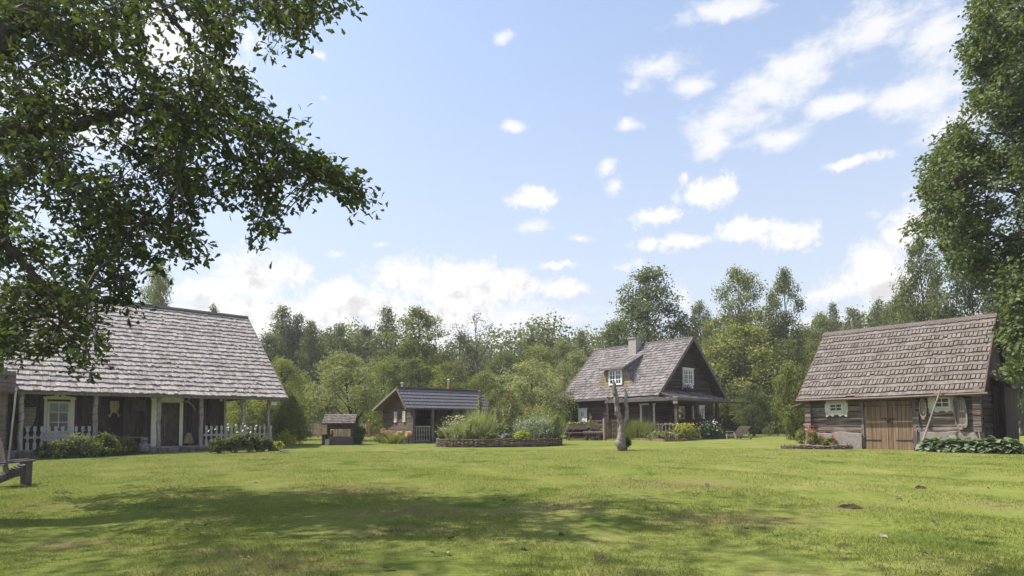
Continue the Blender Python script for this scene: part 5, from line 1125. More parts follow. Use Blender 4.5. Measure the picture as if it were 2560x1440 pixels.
TREES = [
 # proto, centre px, top px, half width px, distance, label
 ('birch', 708, 768, 54, 62, 'tall pointed birch standing highest just right of the porch house roof'),
 ('birch', 745, 788, 46, 63, 'second birch with rounded tip beside the tallest pointed birch'),
 ('birch', 777, 805, 44, 60, 'shorter narrow birch, rightmost of the three by the porch house'),
 ('tall', 668, 838, 60, 58, 'dark green tree half hidden behind the porch house roof edge'),
 ('dark', 845, 814, 62, 64, 'round dark tree above the old apple tree'),
 ('tall', 912, 818, 52, 66, 'dark oval tree between the round dark tree and pointed spire'),
 ('birch', 968, 771, 50, 60, 'tall spire-like tree left of the broad leafy tree behind shed'),
 ('tall_b', 1045, 772, 92, 52, 'big ragged-topped leafy tree standing behind the grill shed'),
 ('sparse', 1188, 782, 84, 46, 'thin half-bare tree with rusty leaves behind the grill shed roof'),
 ('dark', 1150, 835, 70, 62, 'dark tree seen through the half-bare tree'),
 ('round', 1262, 880, 70, 54, 'mid-green round tree right of the half-bare tree'),
 ('round_b', 1345, 862, 72, 60, 'light green tree in the gap right of the shed'),
 ('birch', 1452, 828, 30, 70, 'small pointed tree on the skyline left of the log house'),
 ('round', 1405, 850, 58, 66, 'rounded mid-green tree on the skyline left of the log house'),
 ('birch', 1330, 842, 36, 72, 'slender far tree rising above the hedge of willows'),
 ('pale', 1330, 905, 100, 40, 'wide pale willow bush between shed and log house'),
 ('pale', 1440, 880, 66, 47, 'pale leafy tree touching the left eave of the log house'),
 ('apple', 885, 876, 118, 37, 'old leaning apple tree with open crown behind the draw well'),
 ('round_b', 960, 905, 62, 43, 'light leafy tree between the apple tree and the grill shed'),
 ('round_b', 705, 895, 66, 40, 'yellow-green tree right beside the porch house roof corner'),
 ('bush', 728, 985, 48, 31, 'bright bushy tree on the lawn just right of the porch house'),
 ('bush', 640, 960, 60, 41, 'leafy bush seen through the open end of the porch'),
 ('bush', 585, 985, 46, 42, 'shrub seen between porch posts behind the wall corner'),
 ('dark', 532, 766, 36, 60, 'lone treetop peeping over the porch house ridge'),
 ('round_b', 1120, 905, 70, 45, 'light green tree right behind the grill shed ridge'),
 ('dark', 1030, 900, 50, 44, 'dark leafy tree behind the left end of the shed roof'),
 ('round', 1215, 930, 60, 43, 'bushy tree behind the right end of the shed roof'),
 ('dark', 1275, 985, 46, 37, 'dark low tree behind the hollyhocks'),
 ('tall', 1620, 676, 108, 54, 'big dark-leaved tree towering behind the log house chimney'),
 ('dark', 1700, 800, 62, 57, 'dark tree behind the log house gable peak'),
 ('tall', 1750, 758, 52, 62, 'narrow dark tree between log house gable and the tall twins'),
 ('tall_b', 1842, 672, 74, 50, 'left of two tall ragged trees right of the log house'),
 ('tall_b', 1958, 676, 58, 51, 'right of two tall ragged trees right of the log house'),
 ('round_b', 1860, 810, 104, 47, 'broad olive-green tree filling the gap right of the log house'),
 ('round', 1780, 850, 62, 50, 'mid-green tree beside the log house gable eave'),
 ('broad', 1905, 770, 92, 52, 'broad olive tree filling the gap between the tall twins'),
 ('round_b', 1800, 790, 80, 53, 'light olive tree left of the tall twins behind the gable'),
 ('round', 1545, 800, 66, 60, 'rounded tree left of the big dark tree behind the chimney'),
 ('broad', 2030, 850, 60, 47, 'broad light tree right of the twins, left of the barn roof'),
 ('round', 1950, 850, 70, 48, 'mid-green tree beneath the right tall twin'),
 ('bush', 1980, 905, 54, 33, 'bright green young tree at the left end of the barn'),
 ('dark', 1880, 960, 50, 41, 'dark shady tree with low crown by the far fence'),
 ('round', 2050, 785, 56, 56, 'rounded tree just behind the left end of the barn ridge'),
 ('birch', 2082, 760, 30, 66, 'small pointed tree on the skyline left of the barn'),
 ('dark', 2135, 772, 54, 62, 'dark rounded tree above the barn ridge'),
 ('birch', 2195, 752, 40, 60, 'pointed bushy tree above the middle of the barn ridge'),
 ('tall', 2300, 598, 72, 41, 'tall dark tree behind the barn, left of the big oak'),
 ('tall', 2420, 610, 84, 38, 'tall dark tree rising directly behind the right of the barn'),
 ('round', 2245, 740, 50, 50, 'mid-green tree under the tall dark tree behind the barn'),
 ('dark', 2530, 600, 60, 36, 'dark tree behind the barn at the right edge of the photo'),
 ('round', 395, 655, 52, 45, 'fine-leaved tree behind the porch house ridge at the oak boughs'),
 ('dark', 100, 700, 150, 50, 'dark tree behind the porch house hidden among oak boughs'),
]
KIND = {'birch': 'birch_tree', 'apple': 'apple_tree', 'bush': 'bush', 'bush_d': 'bush', 'pale': 'willow_tree'}
for a in TREES: tree(*a, name=KIND.get(a[0], 'tree'), cat='bush' if 'bush' in a[0] else 'tree')

# far wood and undergrowth closing the view: one mass nobody could count
def wood_mass():
    lobes = []
    for i in range(210):
        px = rng.uniform(-250, 2850); Y = rng.uniform(66, 88); top = 836 + 22 * sin(px * .013) + 16 * sin(px * .041) + rng.uniform(-6, 46) - (55 if px > 2000 else 0)
        c = at(px, top, Y); h = c.z - gz(Y); r = rng.uniform(1.9, 3.3)
        for k in range(4): lobes.append(((c.x + rng.normal(0, .9), Y + rng.normal(0, .9), gz(Y) + max(.8, (h - r * .7) * (1 - k * .26))), r))
    V, k, R_ = lobes_to_leaves(lobes, 15, .36, .7, 1.0); return np_mesh('wood', V, k, M['leaf_mid'], R_)
tag(link('far_wood', wood_mass()), 'distant mixed wood closing the view behind the garden', 'wood', kind='stuff')
def undergrowth():
    lobes = []
    for i in range(230):
        px = rng.uniform(560, 2050); Y = rng.uniform(47, 62)
        c = at(px, rng.uniform(930, 1045), Y); h = c.z - gz(Y); r = rng.uniform(.7, 1.3)
        for k in range(3): lobes.append(((c.x, Y, gz(Y) + max(.4, h - r * .5 - k * 1.1)), r))
    V, k, R_ = lobes_to_leaves(lobes, 30, .20, .65, .5); return np_mesh('undergrowth', V, k, M['leaf_mid'], R_)
tag(link('undergrowth', undergrowth()), 'tangled undergrowth behind the garden fences', 'undergrowth', kind='stuff')

# ------------------------------------------------------------------ big oak overhanging from the left, and the oak at the right edge
def inside(poly, x, y):
    c = False; j = len(poly) - 1
    for i in range(len(poly)):
        (xi, yi), (xj, yj) = poly[i], poly[j]
        if (yi > y) != (yj > y) and x < (xj - xi) * (y - yi) / (yj - yi) + xi: c = not c
        j = i
    return c
def edge_dist(poly, x, y):
    best = 1e9
    for i in range(len(poly)):
        (ax, ay), (bx, by) = poly[i - 1], poly[i]; dx, dy = bx - ax, by - ay; t = max(0, min(1, ((x - ax) * dx + (y - ay) * dy) / (dx * dx + dy * dy + 1e-9))); best = min(best, math.hypot(ax + t * dx - x, ay + t * dy - y))
    return best
def bough_tree(name, label, root, polys, nspray, depth, limbs, leafmat, leafsize, nleaf, spray_len, bias, shape, extra_lobes, trunk_pts, trunk_rad, gaps=(), inset=14, thick=1.0, clumps=14, pull=.82, dense=0):
    t = thing(name, label, 'tree', root, 0); o = Vector(root)
    tb = MB(); tb.tube([Vector(p) - o for p in trunk_pts], trunk_rad, 12); tb.build('trunk', M['bark'], t, True)
    lb = MB(); nodes = []
    for pts, r0, r1 in limbs:
        P_ = [at(*p) for p in pts]; Q_ = []
        for i in range(len(P_) - 1):
            for s in range(5): Q_.append(P_[i].lerp(P_[i + 1], s / 5) + Vector(tuple(rng.normal(0, .03, 3))))
        Q_.append(P_[-1]); lb.tube([q - o for q in Q_], [r0 + (r1 - r0) * (i / (len(Q_) - 1)) ** .8 for i in range(len(Q_))], 8); nodes += Q_
    nodes_np = np.array([tuple(q) for q in nodes])
    S, SD = [], []
    xs_ = [p[0] for poly in polys for p in poly]; ys_ = [p[1] for poly in polys for p in poly]
    tries = 0
    while len(S) < nspray and tries < nspray * 40:
        tries += 1; x, y = rng.uniform(min(xs_), max(xs_)), rng.uniform(min(ys_), max(ys_))
        poly = next((q for q in polys if inside(q, x, y)), None)
        if poly is None or edge_dist(poly, x, y) < inset: continue
        if any(((x - gx) / ga / 1.2) ** 2 + ((y - gy) / gb / 1.2) ** 2 < rng.uniform(.5, 1.3) for gx, gy, ga, gb in gaps): continue
        d = depth(x, y) ; S.append(tuple(at(x, y, d)))
    S = np.array(S); kc = S[rng.choice(len(S), max(20, len(S) // clumps), replace=False)]; near = kc[np.argmin(((S[:, None] - kc[None]) ** 2).sum(2), 1)]; S = near + (S - near) * pull
    # boughs: cluster sprays, run a branch from the nearest limb to each cluster, twigs to sprays
    ncl = max(8, len(S) // 14); cen = S[rng.choice(len(S), ncl, replace=False)]
    for _ in range(5):
        lab = np.argmin(((S[:, None] - cen[None]) ** 2).sum(2), 1); cen = np.array([S[lab == i].mean(0) if (lab == i).any() else cen[i] for i in range(ncl)])
    order = np.argsort(((cen[:, None] - nodes_np[None]) ** 2).sum(2).min(1))
    for i in order:
        j = np.argmin(((nodes_np - cen[i]) ** 2).sum(1)); a = nodes_np[j]; L_ = np.linalg.norm(cen[i] - a)
        pts = limb_tube(lb, Vector(tuple(a)) - o, Vector(tuple(cen[i])) - o, (.012 + .012 * min(L_, 3)) * thick, .010 * thick, .10, 6, 5)
        nodes_np = np.vstack([nodes_np, [tuple(p + o) for p in pts[2:]]])
        for s in S[lab == i]: limb_tube(lb, Vector(tuple(cen[i])) - o, Vector(tuple(s)) - o, .009 * thick, .004 * thick, .08, 3, 4)
    lb.build('branches', M['bark'], t)
    # leaves along each spray
    dirs = unit(S - cen[lab] + np.array(bias) * .35 + rng.normal(0, .15, S.shape)); tone = rng.random(len(S))
    n = nleaf; s = rng.random((len(S), n)); C = S[:, None] + dirs[:, None] * ((s - .55) * spray_len)[..., None] + rng.normal(0, spray_len * .19, (len(S), n, 3)); C = C.reshape(-1, 3)
    Tn = unit(np.repeat(dirs, n, 0) * .6 + rng.normal(0, .6, C.shape) + np.array([0, 0, -.25])); N_ = unit(rng.normal(0, .6, C.shape) + np.array([-.15, -.15, .75]))
    V, k = cards(C, N_, leafsize * (.7 + .6 * rng.random(len(C))), .62, Tn, shape); R_ = np.clip(.5 * np.repeat(tone, n) + .5 * rng.random(len(C)), 0, 1)
    link('leaves', np_mesh('leaves', V - np.array(tuple(o)), k, M[leafmat], R_), t)
    if extra_lobes:
        V, k, R_ = lobes_to_leaves([((c[0] - o.x, c[1] - o.y, c[2] - o.z), r) for c, r in extra_lobes], 12 if dense == 0 else 40, .15, .7, .5); link('added_crown', np_mesh('added_crown', V, k, M[leafmat], R_), t)
    return t

OAK = [[(-60, -80), (620, -80), (632, 60), (602, 110), (622, 165), (655, 195), (648, 235), (700, 285), (775, 306), (742, 345), (805, 388), (872, 418), (945, 462), (955, 515), (900, 572), (862, 545), (850, 520), (800, 500), (765, 562), (728, 530), (700, 600), (640, 612), (610, 560), (545, 566), (522, 530), (492, 590), (515, 650), (478, 692), (438, 650), (432, 728), (395, 745), (368, 700), (345, 780), (300, 800), (285, 742), (250, 780), (262, 850), (278, 905), (225, 960), (190, 940), (165, 870), (130, 900), (90, 905), (40, 915), (0, 940), (-60, 940)],
       [(640, -60), (890, -60), (902, 50), (840, 48), (800, 62), (778, 118), (740, 124), (700, 112), (655, 88), (642, 66)],
       [(640, 480), (690, 500), (695, 600), (668, 622), (632, 600)], [(860, 520), (905, 520), (905, 572), (868, 570)]]
GAPS = [(398, 90, 45, 70), (440, 160, 30, 22), (270, 185, 30, 14), (320, 160, 18, 24), (480, 60, 14, 30), (330, 215, 22, 12), (520, 170, 26, 12), (290, 390, 30, 40), (240, 380, 22, 26), (330, 330, 24, 12), (120, 470, 26, 20), (50, 570, 20, 26), (20, 300, 22, 10), (40, 560, 18, 40), (400, 470, 14, 40), (170, 640, 16, 20), (620, 75, 16, 40), (140, 15, 40, 14), (60, 20, 20, 20), (560, 540, 40, 20), (390, 600, 16, 50), (200, 500, 26, 12)]
def oak_depth(x, y): return float(np.clip(9.4 - .0012 * x + rng.normal(0, 1.1), 6.6, 12.5))
ob = (-8.6, 7.6, -.31)
limbs = [([(-420, 700, 7.8), (-200, 300, 8.2), (0, 92, 8.6), (70, 30, 8.8), (150, -40, 9), (260, -200, 9.4)], .23, .12),
         ([(0, 92, 8.6), (90, 66, 9.0), (160, 78, 9.2), (240, 105, 9.4), (330, 155, 9.5), (420, 235, 9.6), (520, 260, 9.4), (640, 330, 9.2), (760, 430, 8.9), (890, 490, 8.7)], .10, .022),
         ([(-300, 420, 8.2), (-120, 350, 8.6), (40, 330, 9), (180, 322, 9), (270, 287, 9.2), (340, 280, 9.2), (390, 250, 9.3), (480, 300, 9.3), (600, 400, 9.1), (700, 470, 9)], .12, .02),
         ([(-200, 380, 9.6), (60, 365, 9.8), (140, 420, 9.8), (210, 470, 9.8), (290, 560, 9.6), (340, 640, 9.4), (420, 650, 9.3)], .085, .018),
         ([(-320, 560, 7.8), (-140, 540, 8.0), (0, 600, 8.2), (90, 690, 8.3), (170, 780, 8.3), (225, 900, 8.2)], .09, .016),
         ([(150, -40, 9), (330, -60, 9.4), (420, 30, 9.4), (480, 110, 9.3), (560, 170, 9.2), (620, 250, 9)], .07, .016),
         ([(660, -60, 8.8), (715, 20, 8.5), (742, 92, 8.4)], .03, .012),
         ([(260, -200, 9.4), (480, -140, 9), (660, -60, 8.8), (760, 40, 8.6), (860, 20, 8.5)], .07, .014)]
up = [((rng.uniform(-17, 3.5), rng.uniform(2.5, 9.5), rng.uniform(8.4, 11.5)), rng.uniform(1.0, 1.6)) for _ in range(60)]  # unseen crown lobes added overhead, placed to shade the near lawn
up = [(c, r) for c, r in up if c[2] - r - .6 > EYE + .80 * c[1] or c[0] < -1.15 * c[1] - 1.5]
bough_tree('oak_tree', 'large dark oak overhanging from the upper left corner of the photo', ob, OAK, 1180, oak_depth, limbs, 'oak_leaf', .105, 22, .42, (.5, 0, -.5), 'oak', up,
           [(-8.6, 7.6, -.6), (-8.5, 7.62, .3), (-8.2, 7.7, 2.0), (-7.7, 7.75, 3.4), tuple(at(-420, 700, 7.8))][:4] + [tuple(at(-200, 300, 8.2))], [.62, .46, .40, .34, .25], GAPS)
OAKR = [[(2412, -80), (2680, -80), (2680, 1000), (2545, 985), (2500, 968), (2482, 945), (2540, 900), (2500, 860), (2475, 812), (2520, 780), (2480, 720), (2400, 690), (2345, 640), (2300, 590), (2232, 574), (2250, 555), (2310, 540), (2340, 515), (2268, 470), (2262, 440), (2318, 375), (2325, 340), (2378, 300), (2408, 235), (2398, 160), (2388, 100), (2420, 60)]]
def oakr_depth(x, y): return float(np.clip((17.5 if y < 720 else 15.5) + rng.normal(0, 1.3), 13.5, 21))
limr = [([(2760, 1000, 17), (2720, 500, 17.5), (2700, 200, 18), (2690, -100, 18)], .30, .14), ([(2725, 560, 17.5), (2600, 500, 17.5), (2480, 470, 17.3), (2360, 445, 17)], .12, .02), ([(2725, 620, 17.5), (2560, 600, 17.3), (2420, 575, 17), (2350, 580, 17)], .10, .015),
        ([(2715, 300, 18), (2560, 240, 18), (2430, 180, 17.8)], .10, .02), ([(2735, 800, 16.5), (2620, 800, 15.8), (2510, 830, 15.4)], .09, .02), ([(2735, 850, 16.5), (2620, 900, 15.8), (2520, 950, 15.4)], .08, .02), ([(2705, 80, 18), (2560, 40, 18), (2430, 60, 17.6)], .09, .02), ([(2720, 420, 18), (2560, 340, 18), (2400, 330, 17.6)], .1, .02)]
rb_ = at(2790, 1100, 17.2)
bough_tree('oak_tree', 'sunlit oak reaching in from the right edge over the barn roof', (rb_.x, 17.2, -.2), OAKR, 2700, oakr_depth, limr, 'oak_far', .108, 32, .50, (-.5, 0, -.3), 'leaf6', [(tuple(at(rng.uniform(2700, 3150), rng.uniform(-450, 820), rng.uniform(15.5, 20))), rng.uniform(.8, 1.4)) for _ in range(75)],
           [(rb_.x, 17.2, -.4), (rb_.x, 17.2, .4), tuple(at(2760, 1000, 17)), tuple(at(2730, 700, 17.3))], [.55, .40, .34, .30], [(2470, 480, 22, 26), (2540, 500, 22, 20), (2440, 520, 26, 14), (2500, 420, 14, 12), (2460, 300, 16, 20), (2480, 365, 20, 12), (2420, 255, 16, 10), (2500, 560, 16, 20), (2430, 640, 20, 14)], inset=10, thick=1.3, clumps=34, pull=.66, dense=1)

# ------------------------------------------------------------------ garden plants
def leaf_obj(name, C, N, size, asp, mat, parent, T=None, shape='rhomb', r=None):
    V, k = cards(np.asarray(C), np.asarray(N), size, asp, T, shape)
    if name in ('flowers', 'buds', 'seed_heads'): return tag(link(name, np_mesh(name, V, k, M[mat], rng.random(len(C))), parent), kind='stuff')
    return link(name, np_mesh(name, V, k, M[mat], rng.random(len(C)) if r is None else r), parent)
def plant(name, label, cat, px, py, group=None, dy=0.0):
    p = gnd(px, py); return thing(name, label, cat, (p.x, p.y + dy, gz(p.y + dy)), 0, group), (p.y + dy) / F
def mound(t, w_, h, mat, leaf, n, depth=.7, asp=.55, up=.6, top=1.0):
    """leafy mound: leaves through a half ellipsoid, thicker at the skin, on a few woody stems"""
    n = int(n * 1.8); nb = max(9, int(n / 70)); d = rdir(nb); d[:, 2] = np.abs(d[:, 2]); d = unit(d + np.array([0, 0, .25])); rr = .45 + .5 * rng.random(nb) ** .5; bc = d * rr[:, None] * np.array([w_, w_ * depth, h * top * .92])
    bc[:, 2] += .04; lab = rng.integers(0, nb, n); C = bc[lab] + rng.normal(0, .15, (n, 3)) * np.array([w_, w_ * depth, h * .75]); C[:, 2] = np.abs(C[:, 2]) + .02
    N_ = unit(rdir(n) * .9 + d[lab] * .5 + np.array([0, 0, up])); tone = rng.random(nb)
    leaf_obj('foliage', C, N_, 1.25 * leaf * (.6 + .8 * rng.random(n)), asp, mat, t, r=np.clip(.5 * tone[lab] + .5 * rng.random(n), 0, 1))
    mb = MB()
    for q in bc[:14]: limb_tube(mb, (q[0] * .15, q[1] * .15, 0), tuple(q), .014, .005, .08, 4, 4)
    mb.build('stems', M['stem'], t); return bc
def spiky(t, w_, h, mat, n, leaf=.5, wid=.03, spread=.5, name='foliage'):
    """fountain of narrow blades"""
    b = np.stack([rng.normal(0, w_ * .35, n), rng.normal(0, w_ * .25, n), np.zeros(n)], 1); out = b / (w_ + 1e-6); d = unit(out * spread * 1.3 + rng.normal(0, .12, (n, 3)) * np.array([1, 1, 0]) + np.array([0, 0, 1])); ln = h * (.55 + .45 * rng.random(n)); segs = []
    side = unit(np.cross(d, rdir(n))); prev = b; Vs = []; dd = d.copy()
    for s in range(3):
        nx_ = prev + dd * (ln / 3)[:, None]; w0, w1 = wid * (1 - s / 3.2), wid * (1 - (s + 1) / 3.2); Vs.append(np.stack([prev - side * w0 / 2, prev + side * w0 / 2, nx_ + side * w1 / 2, nx_ - side * w1 / 2], 1)); prev = nx_; dd = unit(dd + out * spread * .55 + np.array([0, 0, -.10]))
    V = np.concatenate(Vs).reshape(-1, 3); r = rng.random(n); return link(name, np_mesh(name, V, 4, M[mat], np.tile(r, 3)), t), prev
BLOOM = {}
def blooms(t, C, size, mat, name='flower', n=6):
    """each bloom a ring of petals, a part of its own"""
    if mat not in BLOOM:
        a = np.repeat(np.array([[0, 0, 1.0]]), 2 * n, 0); T = np.array([[cos(2 * pi * i / n + (.5 if i >= n else 0)), sin(2 * pi * i / n + (.5 if i >= n else 0)), .25 + .5 * (i >= n)] for i in range(2 * n)]); T = unit(T); N_ = unit(a - T * (a * T).sum(1, keepdims=True)); V, k = cards(a * .02, N_, np.array([1.0] * n + [.7] * n), .85, T, 'leaf6'); BLOOM[mat] = np_mesh('flower', V, k, M[mat], rng.random(2 * n))
    for c in np.asarray(C)[:100]:
        o = link(name, BLOOM[mat], t); o.location = tuple(c); z = Vector((rng.normal(-.15, .5), rng.normal(-.8, .3), rng.normal(.55, .3))).normalized(); o.rotation_euler = z.to_track_quat('Z', 'Y').to_euler(); q = .62 * size * rng.uniform(.8, 1.25); o.scale = (q, q, q)
def hollyhock(label, px, py, hpx, nst, mats, spread=.25, group=None, dy=0.0):
    t, k = plant('hollyhock', label, 'hollyhock', px, py, group, dy); h = hpx * k; st = MB(); C, N_, S_ = [], [], []; fl = []
    for i in range(nst):
        x, y = rng.normal(0, spread), rng.normal(0, spread * .6); hh = h * (1 if i == 0 else rng.uniform(.62, .95)); lx = rng.normal(0, .10) * hh * .5; pts = [(x, y, 0), (x + lx * .3, y, hh * .4), (x + lx, y, hh)]; st.tube(pts, [.016, .012, .005], 5)
        m = int(46 * hh)
        for j in range(m):
            f = rng.random() ** .9; z = hh * (.03 + .95 * f); sz = .05 + .17 * (1 - f) ** .7; a = rng.random() * 6.28; o = (.05 + .20 * (1 - f)) * rng.uniform(.4, 1.2); C.append((x + lx * f + o * cos(a), y + o * sin(a), z)); N_.append((cos(a) * .6 + rng.normal(0, .4), sin(a) * .6 + rng.normal(0, .4), .7)); S_.append(sz)
        for j in range(max(3, int(hh * 4.2))): f = rng.uniform(.48, .93); a = rng.uniform(-2.6, -.4); fl.append((x + lx * f + .08 * cos(a), y + .08 * sin(a), hh * f))
    st.build('stems', M['stem'], t); leaf_obj('foliage', C, unit(np.array(N_)), np.array(S_), .9, 'leaf_mid', t, shape='leaf6')
    fl = np.array(fl); pick = rng.integers(0, max(1, len(mats)), len(fl))
    for i, m in enumerate(mats):
        if (pick == i).any(): blooms(t, fl[pick == i], .065, m)
    return t

def clump_at(t, spots, mat, leaf, n):
    o = Vector(t.location)
    for px, py, w_, h_ in spots:
        p = gnd(px, py); k = p.y / F; s = thing('clump', None, None); mound(s, w_ * k, h_ * k, mat, leaf, n, .6)
        for c in list(s.children): c.parent = t; c.location = p - o; c.name = c.name.split('.')[0]
        bpy.data.objects.remove(s)
# wattle flower bed in the middle of the lawn
pc = gnd(1247, 1116); kb_ = pc.y / F; rx_ = 160 * kb_; ry_ = 1.75
bed = thing('flower_bed', 'round raised flower bed edged with woven willow in the lawn middle', 'flower bed', (pc.x, pc.y + .9, gz(pc.y + .9)), 0)
def wattle(t, outline, h, stakes=.45, closed=True):
    mb = MB(); pts = [Vector((x, y, 0)) for x, y in outline]; n = len(pts); rows = int(h / .042)
    for r_ in range(rows):
        for s in range(2):
            P_ = []; ph = rng.random() * 6
            for i in range(n * 3 + (1 if closed else -2)):
                a = pts[(i // 3) % n]; b = pts[(i // 3 + 1) % n]; p = a.lerp(b, (i % 3) / 3); c = p.normalized() if p.length > 0 else p; P_.append(p + c * (.035 * (1 if (i + r_ + s) % 2 else -1) + rng.normal(0, .012)) + Vector((0, 0, .02 + h * (r_ + .5 * s) / rows + .018 * sin(i * .7 + ph) + rng.normal(0, .010))))
            mb.tube(P_, .017 + .010 * rng.random(), 5, cap=False)
    mb.build('weave', M['wattle'], t)
    for p in pts: mb = MB(); mb.tube([(p.x, p.y, -.05), (p.x + rng.normal(0, .015), p.y, h + rng.uniform(.02, .10))], [.026, .020], 6); mb.build('stake', M['wattle'], t)
ol = [(rx_ * (abs(cos(a)) ** .75) * (1 if cos(a) > 0 else -1), ry_ * (abs(sin(a)) ** .85) * (1 if sin(a) > 0 else -1)) for a in np.linspace(0, 2 * pi, 29)[:-1]]
wattle(bed, ol, .34); mb = MB(); mb.faces([(x * .97, y * .97, .24) for x, y in ol] + [(x * .97, y * .97, -.05) for x, y in ol], [tuple(range(28))] + [(i, (i + 1) % 28, 28 + (i + 1) % 28, 28 + i) for i in range(28)]); mb.build('soil', M['soil'], bed)
bY = pc.y + .9
def inbed(px, dy): p = at(px, 1100, bY + dy); return p.x
def bplant(name, label, cat, px, dy): Y = bY + dy; x = at(px, 1090, Y).x; return thing(name, label, cat, (x, Y, gz(bY) + .22), 0), Y / F
t, k = bplant('feathery_plant', 'feathery grey-green plant with pale seed heads at the bed left end', 'plant', 1150, -.5); spiky(t, .85, 62 * k, 'leaf_feather', 900, wid=.018, spread=.55); mound(t, 52 * k, 52 * k, 'leaf_feather', .06, 1200)
C = [(rng.normal(-.1, .35), rng.normal(0, .25), rng.uniform(.62, 1.02) * 64 * k) for _ in range(160)]; leaf_obj('seed_heads', C, rdir(160), .085, .8, 'flower_cream', t)
t, k = bplant('tall_grass', 'tall fine-leaved grassy plant left of the hollyhocks in the bed', 'plant', 1195, -.3); spiky(t, .8, 92 * k, 'leaf_feather', 1300, wid=.018, spread=.35); mound(t, 36 * k, 66 * k, 'leaf_feather', .05, 900)
t, k = bplant('mugwort', 'grey-green bushy herb in front of the hollyhocks', 'plant', 1178, -.9); mound(t, 34 * k, 60 * k, 'leaf_feather', .06, 1100); spiky(t, .5, 74 * k, 'leaf_feather', 400, wid=.014, spread=.4, name='shoots')
def bhock(label, px, dy, hpx, nst, mats, spread): 
    t = hollyhock(label, px, 1110, hpx, nst, mats, spread); Y = bY + dy; t.location = (at(px, 1090, Y).x, Y, gz(bY) + .22); return t
bhock('tall hollyhock spire with red buds at the left of the bed', 1203, .5, 130, 2, ['flower_pink', 'flower_red'], .12)
bhock('big clump of hollyhocks with dark purple and pink blooms in the bed', 1240, .3, 104, 6, ['flower_purple', 'flower_pink', 'flower_pink'], .32)
bhock('hollyhocks with bright red blooms at the back of the bed', 1262, .9, 122, 4, ['flower_red', 'flower_purple'], .25)
bhock('short hollyhocks with pale pink blooms right of the bed middle', 1285, .5, 82, 4, ['flower_pink', 'flower_white'], .30)
t, k = bplant('wormwood', 'large silvery wormwood bush filling the right of the bed', 'shrub', 1340, .0); mound(t, 52 * k, 62 * k, 'leaf_silver', .075, 1800); spiky(t, 1.0, 72 * k, 'leaf_silver', 900, wid=.018, spread=.5, name='shoots')
t, k = bplant('goldenrod', 'row of tall budding goldenrod behind the silvery wormwood', 'plant', 1350, .9); spiky(t, 1.1, 86 * k, 'leaf_feather', 500, wid=.02, spread=.22); C = [(rng.normal(0, .55), rng.normal(0, .2), rng.uniform(.78, 1.02) * 84 * k) for _ in range(200)]; leaf_obj('buds', C, rdir(200), .07, .6, 'leaf_yellow', t)
t, k = bplant('leafy_stalks', 'leafy yellow-green stalks at the right end of the bed', 'plant', 1388, -.1); mound(t, 22 * k, 64 * k, 'leaf_light', .10, 500); spiky(t, .35, 78 * k, 'leaf_light', 120, wid=.03, spread=.2, name='shoots')
t, k = bplant('lavender', 'small grey-purple lavender at the front of the bed', 'plant', 1264, -1.35); mound(t, 15 * k, 16 * k, 'leaf_silver', .05, 350); C = [(rng.normal(0, .13), rng.normal(0, .10), rng.uniform(.75, 1.2) * 17 * k) for _ in range(220)]; leaf_obj('flowers', C, rdir(220), .05, .5, 'flower_lavender', t)
t, k = bplant('spurge', 'bright yellow-green cushion plant at the front of the bed', 'plant', 1306, -1.3); mound(t, 25 * k, 24 * k, 'leaf_yellow', .06, 900)
t, k = bplant('herb_tuft', 'low green herbs along the front edge of the bed', 'plant', 1222, -1.2); mound(t, 30 * k, 22 * k, 'leaf_mid', .06, 700, .4)
t, k = bplant('catmint', 'low grey herb at the far left edge of the bed', 'plant', 1112, -.4); mound(t, 22 * k, 34 * k, 'leaf_mid', .07, 600); C = [(rng.normal(0, .2), rng.normal(0, .2), rng.uniform(.7, 1.1) * 34 * k) for _ in range(60)]; leaf_obj('seed_heads', C, rdir(60), .06, .8, 'flower_cream', t)

# round the porch house
t, k = plant('rose_bush', 'wide rose bush with red and yellow blooms before the porch railing', 'rose bush', 200, 1139)
clump_at(t, [(120, 1146, 30, 34), (160, 1146, 42, 46), (205, 1144, 48, 58), (255, 1141, 48, 54), (300, 1138, 34, 46), (325, 1137, 20, 36)], 'leaf_mid', .075, 800)
C = [(dx * k, dx * k * .25 - .35, z * k) for dx, z in ((-15, 72), (-32, 66), (20, 64), (45, 78), (60, 74), (-60, 52), (75, 66), (5, 76))]; blooms(t, C, .07, 'flower_red'); C = [(dx * k, dx * k * .25 - .4, z * k) for dx, z in ((25, 62), (30, 48), (-45, 44))]; blooms(t, C, .06, 'flower_yellow', 'yellow_flower')
t, k = plant('peony_shrub', 'dark green bush with white blooms before the right porch railing', 'shrub', 600, 1131)
clump_at(t, [(548, 1133, 28, 34), (585, 1132, 36, 44), (622, 1130, 36, 44), (655, 1128, 26, 32), (682, 1127, 14, 22)], 'leaf_dark', .085, 700)
C = [(dx * k + rng.normal(0, .1), dx * k * .6 - .3, z * k) for dx, z in ((-12, 62), (-5, 56), (0, 50), (10, 66), (28, 66), (36, 58), (14, 54), (-2, 68), (-20, 70), (-35, 58), (30, 50), (24, 60), (20, 72), (-50, 54))]; blooms(t, C, .075, 'flower_white')
t, k = plant('golden_shrub', 'round yellow-green shrub just right of the last porch post', 'shrub', 689, 1122, dy=1.2); mound(t, 22 * k, 42 * k, 'leaf_yellow', .08, 900)
t, k = plant('golden_shrub', 'small low yellow-green shrub by the stone at the porch corner', 'shrub', 694, 1128); mound(t, 17 * k, 22 * k, 'leaf_yellow', .06, 400)
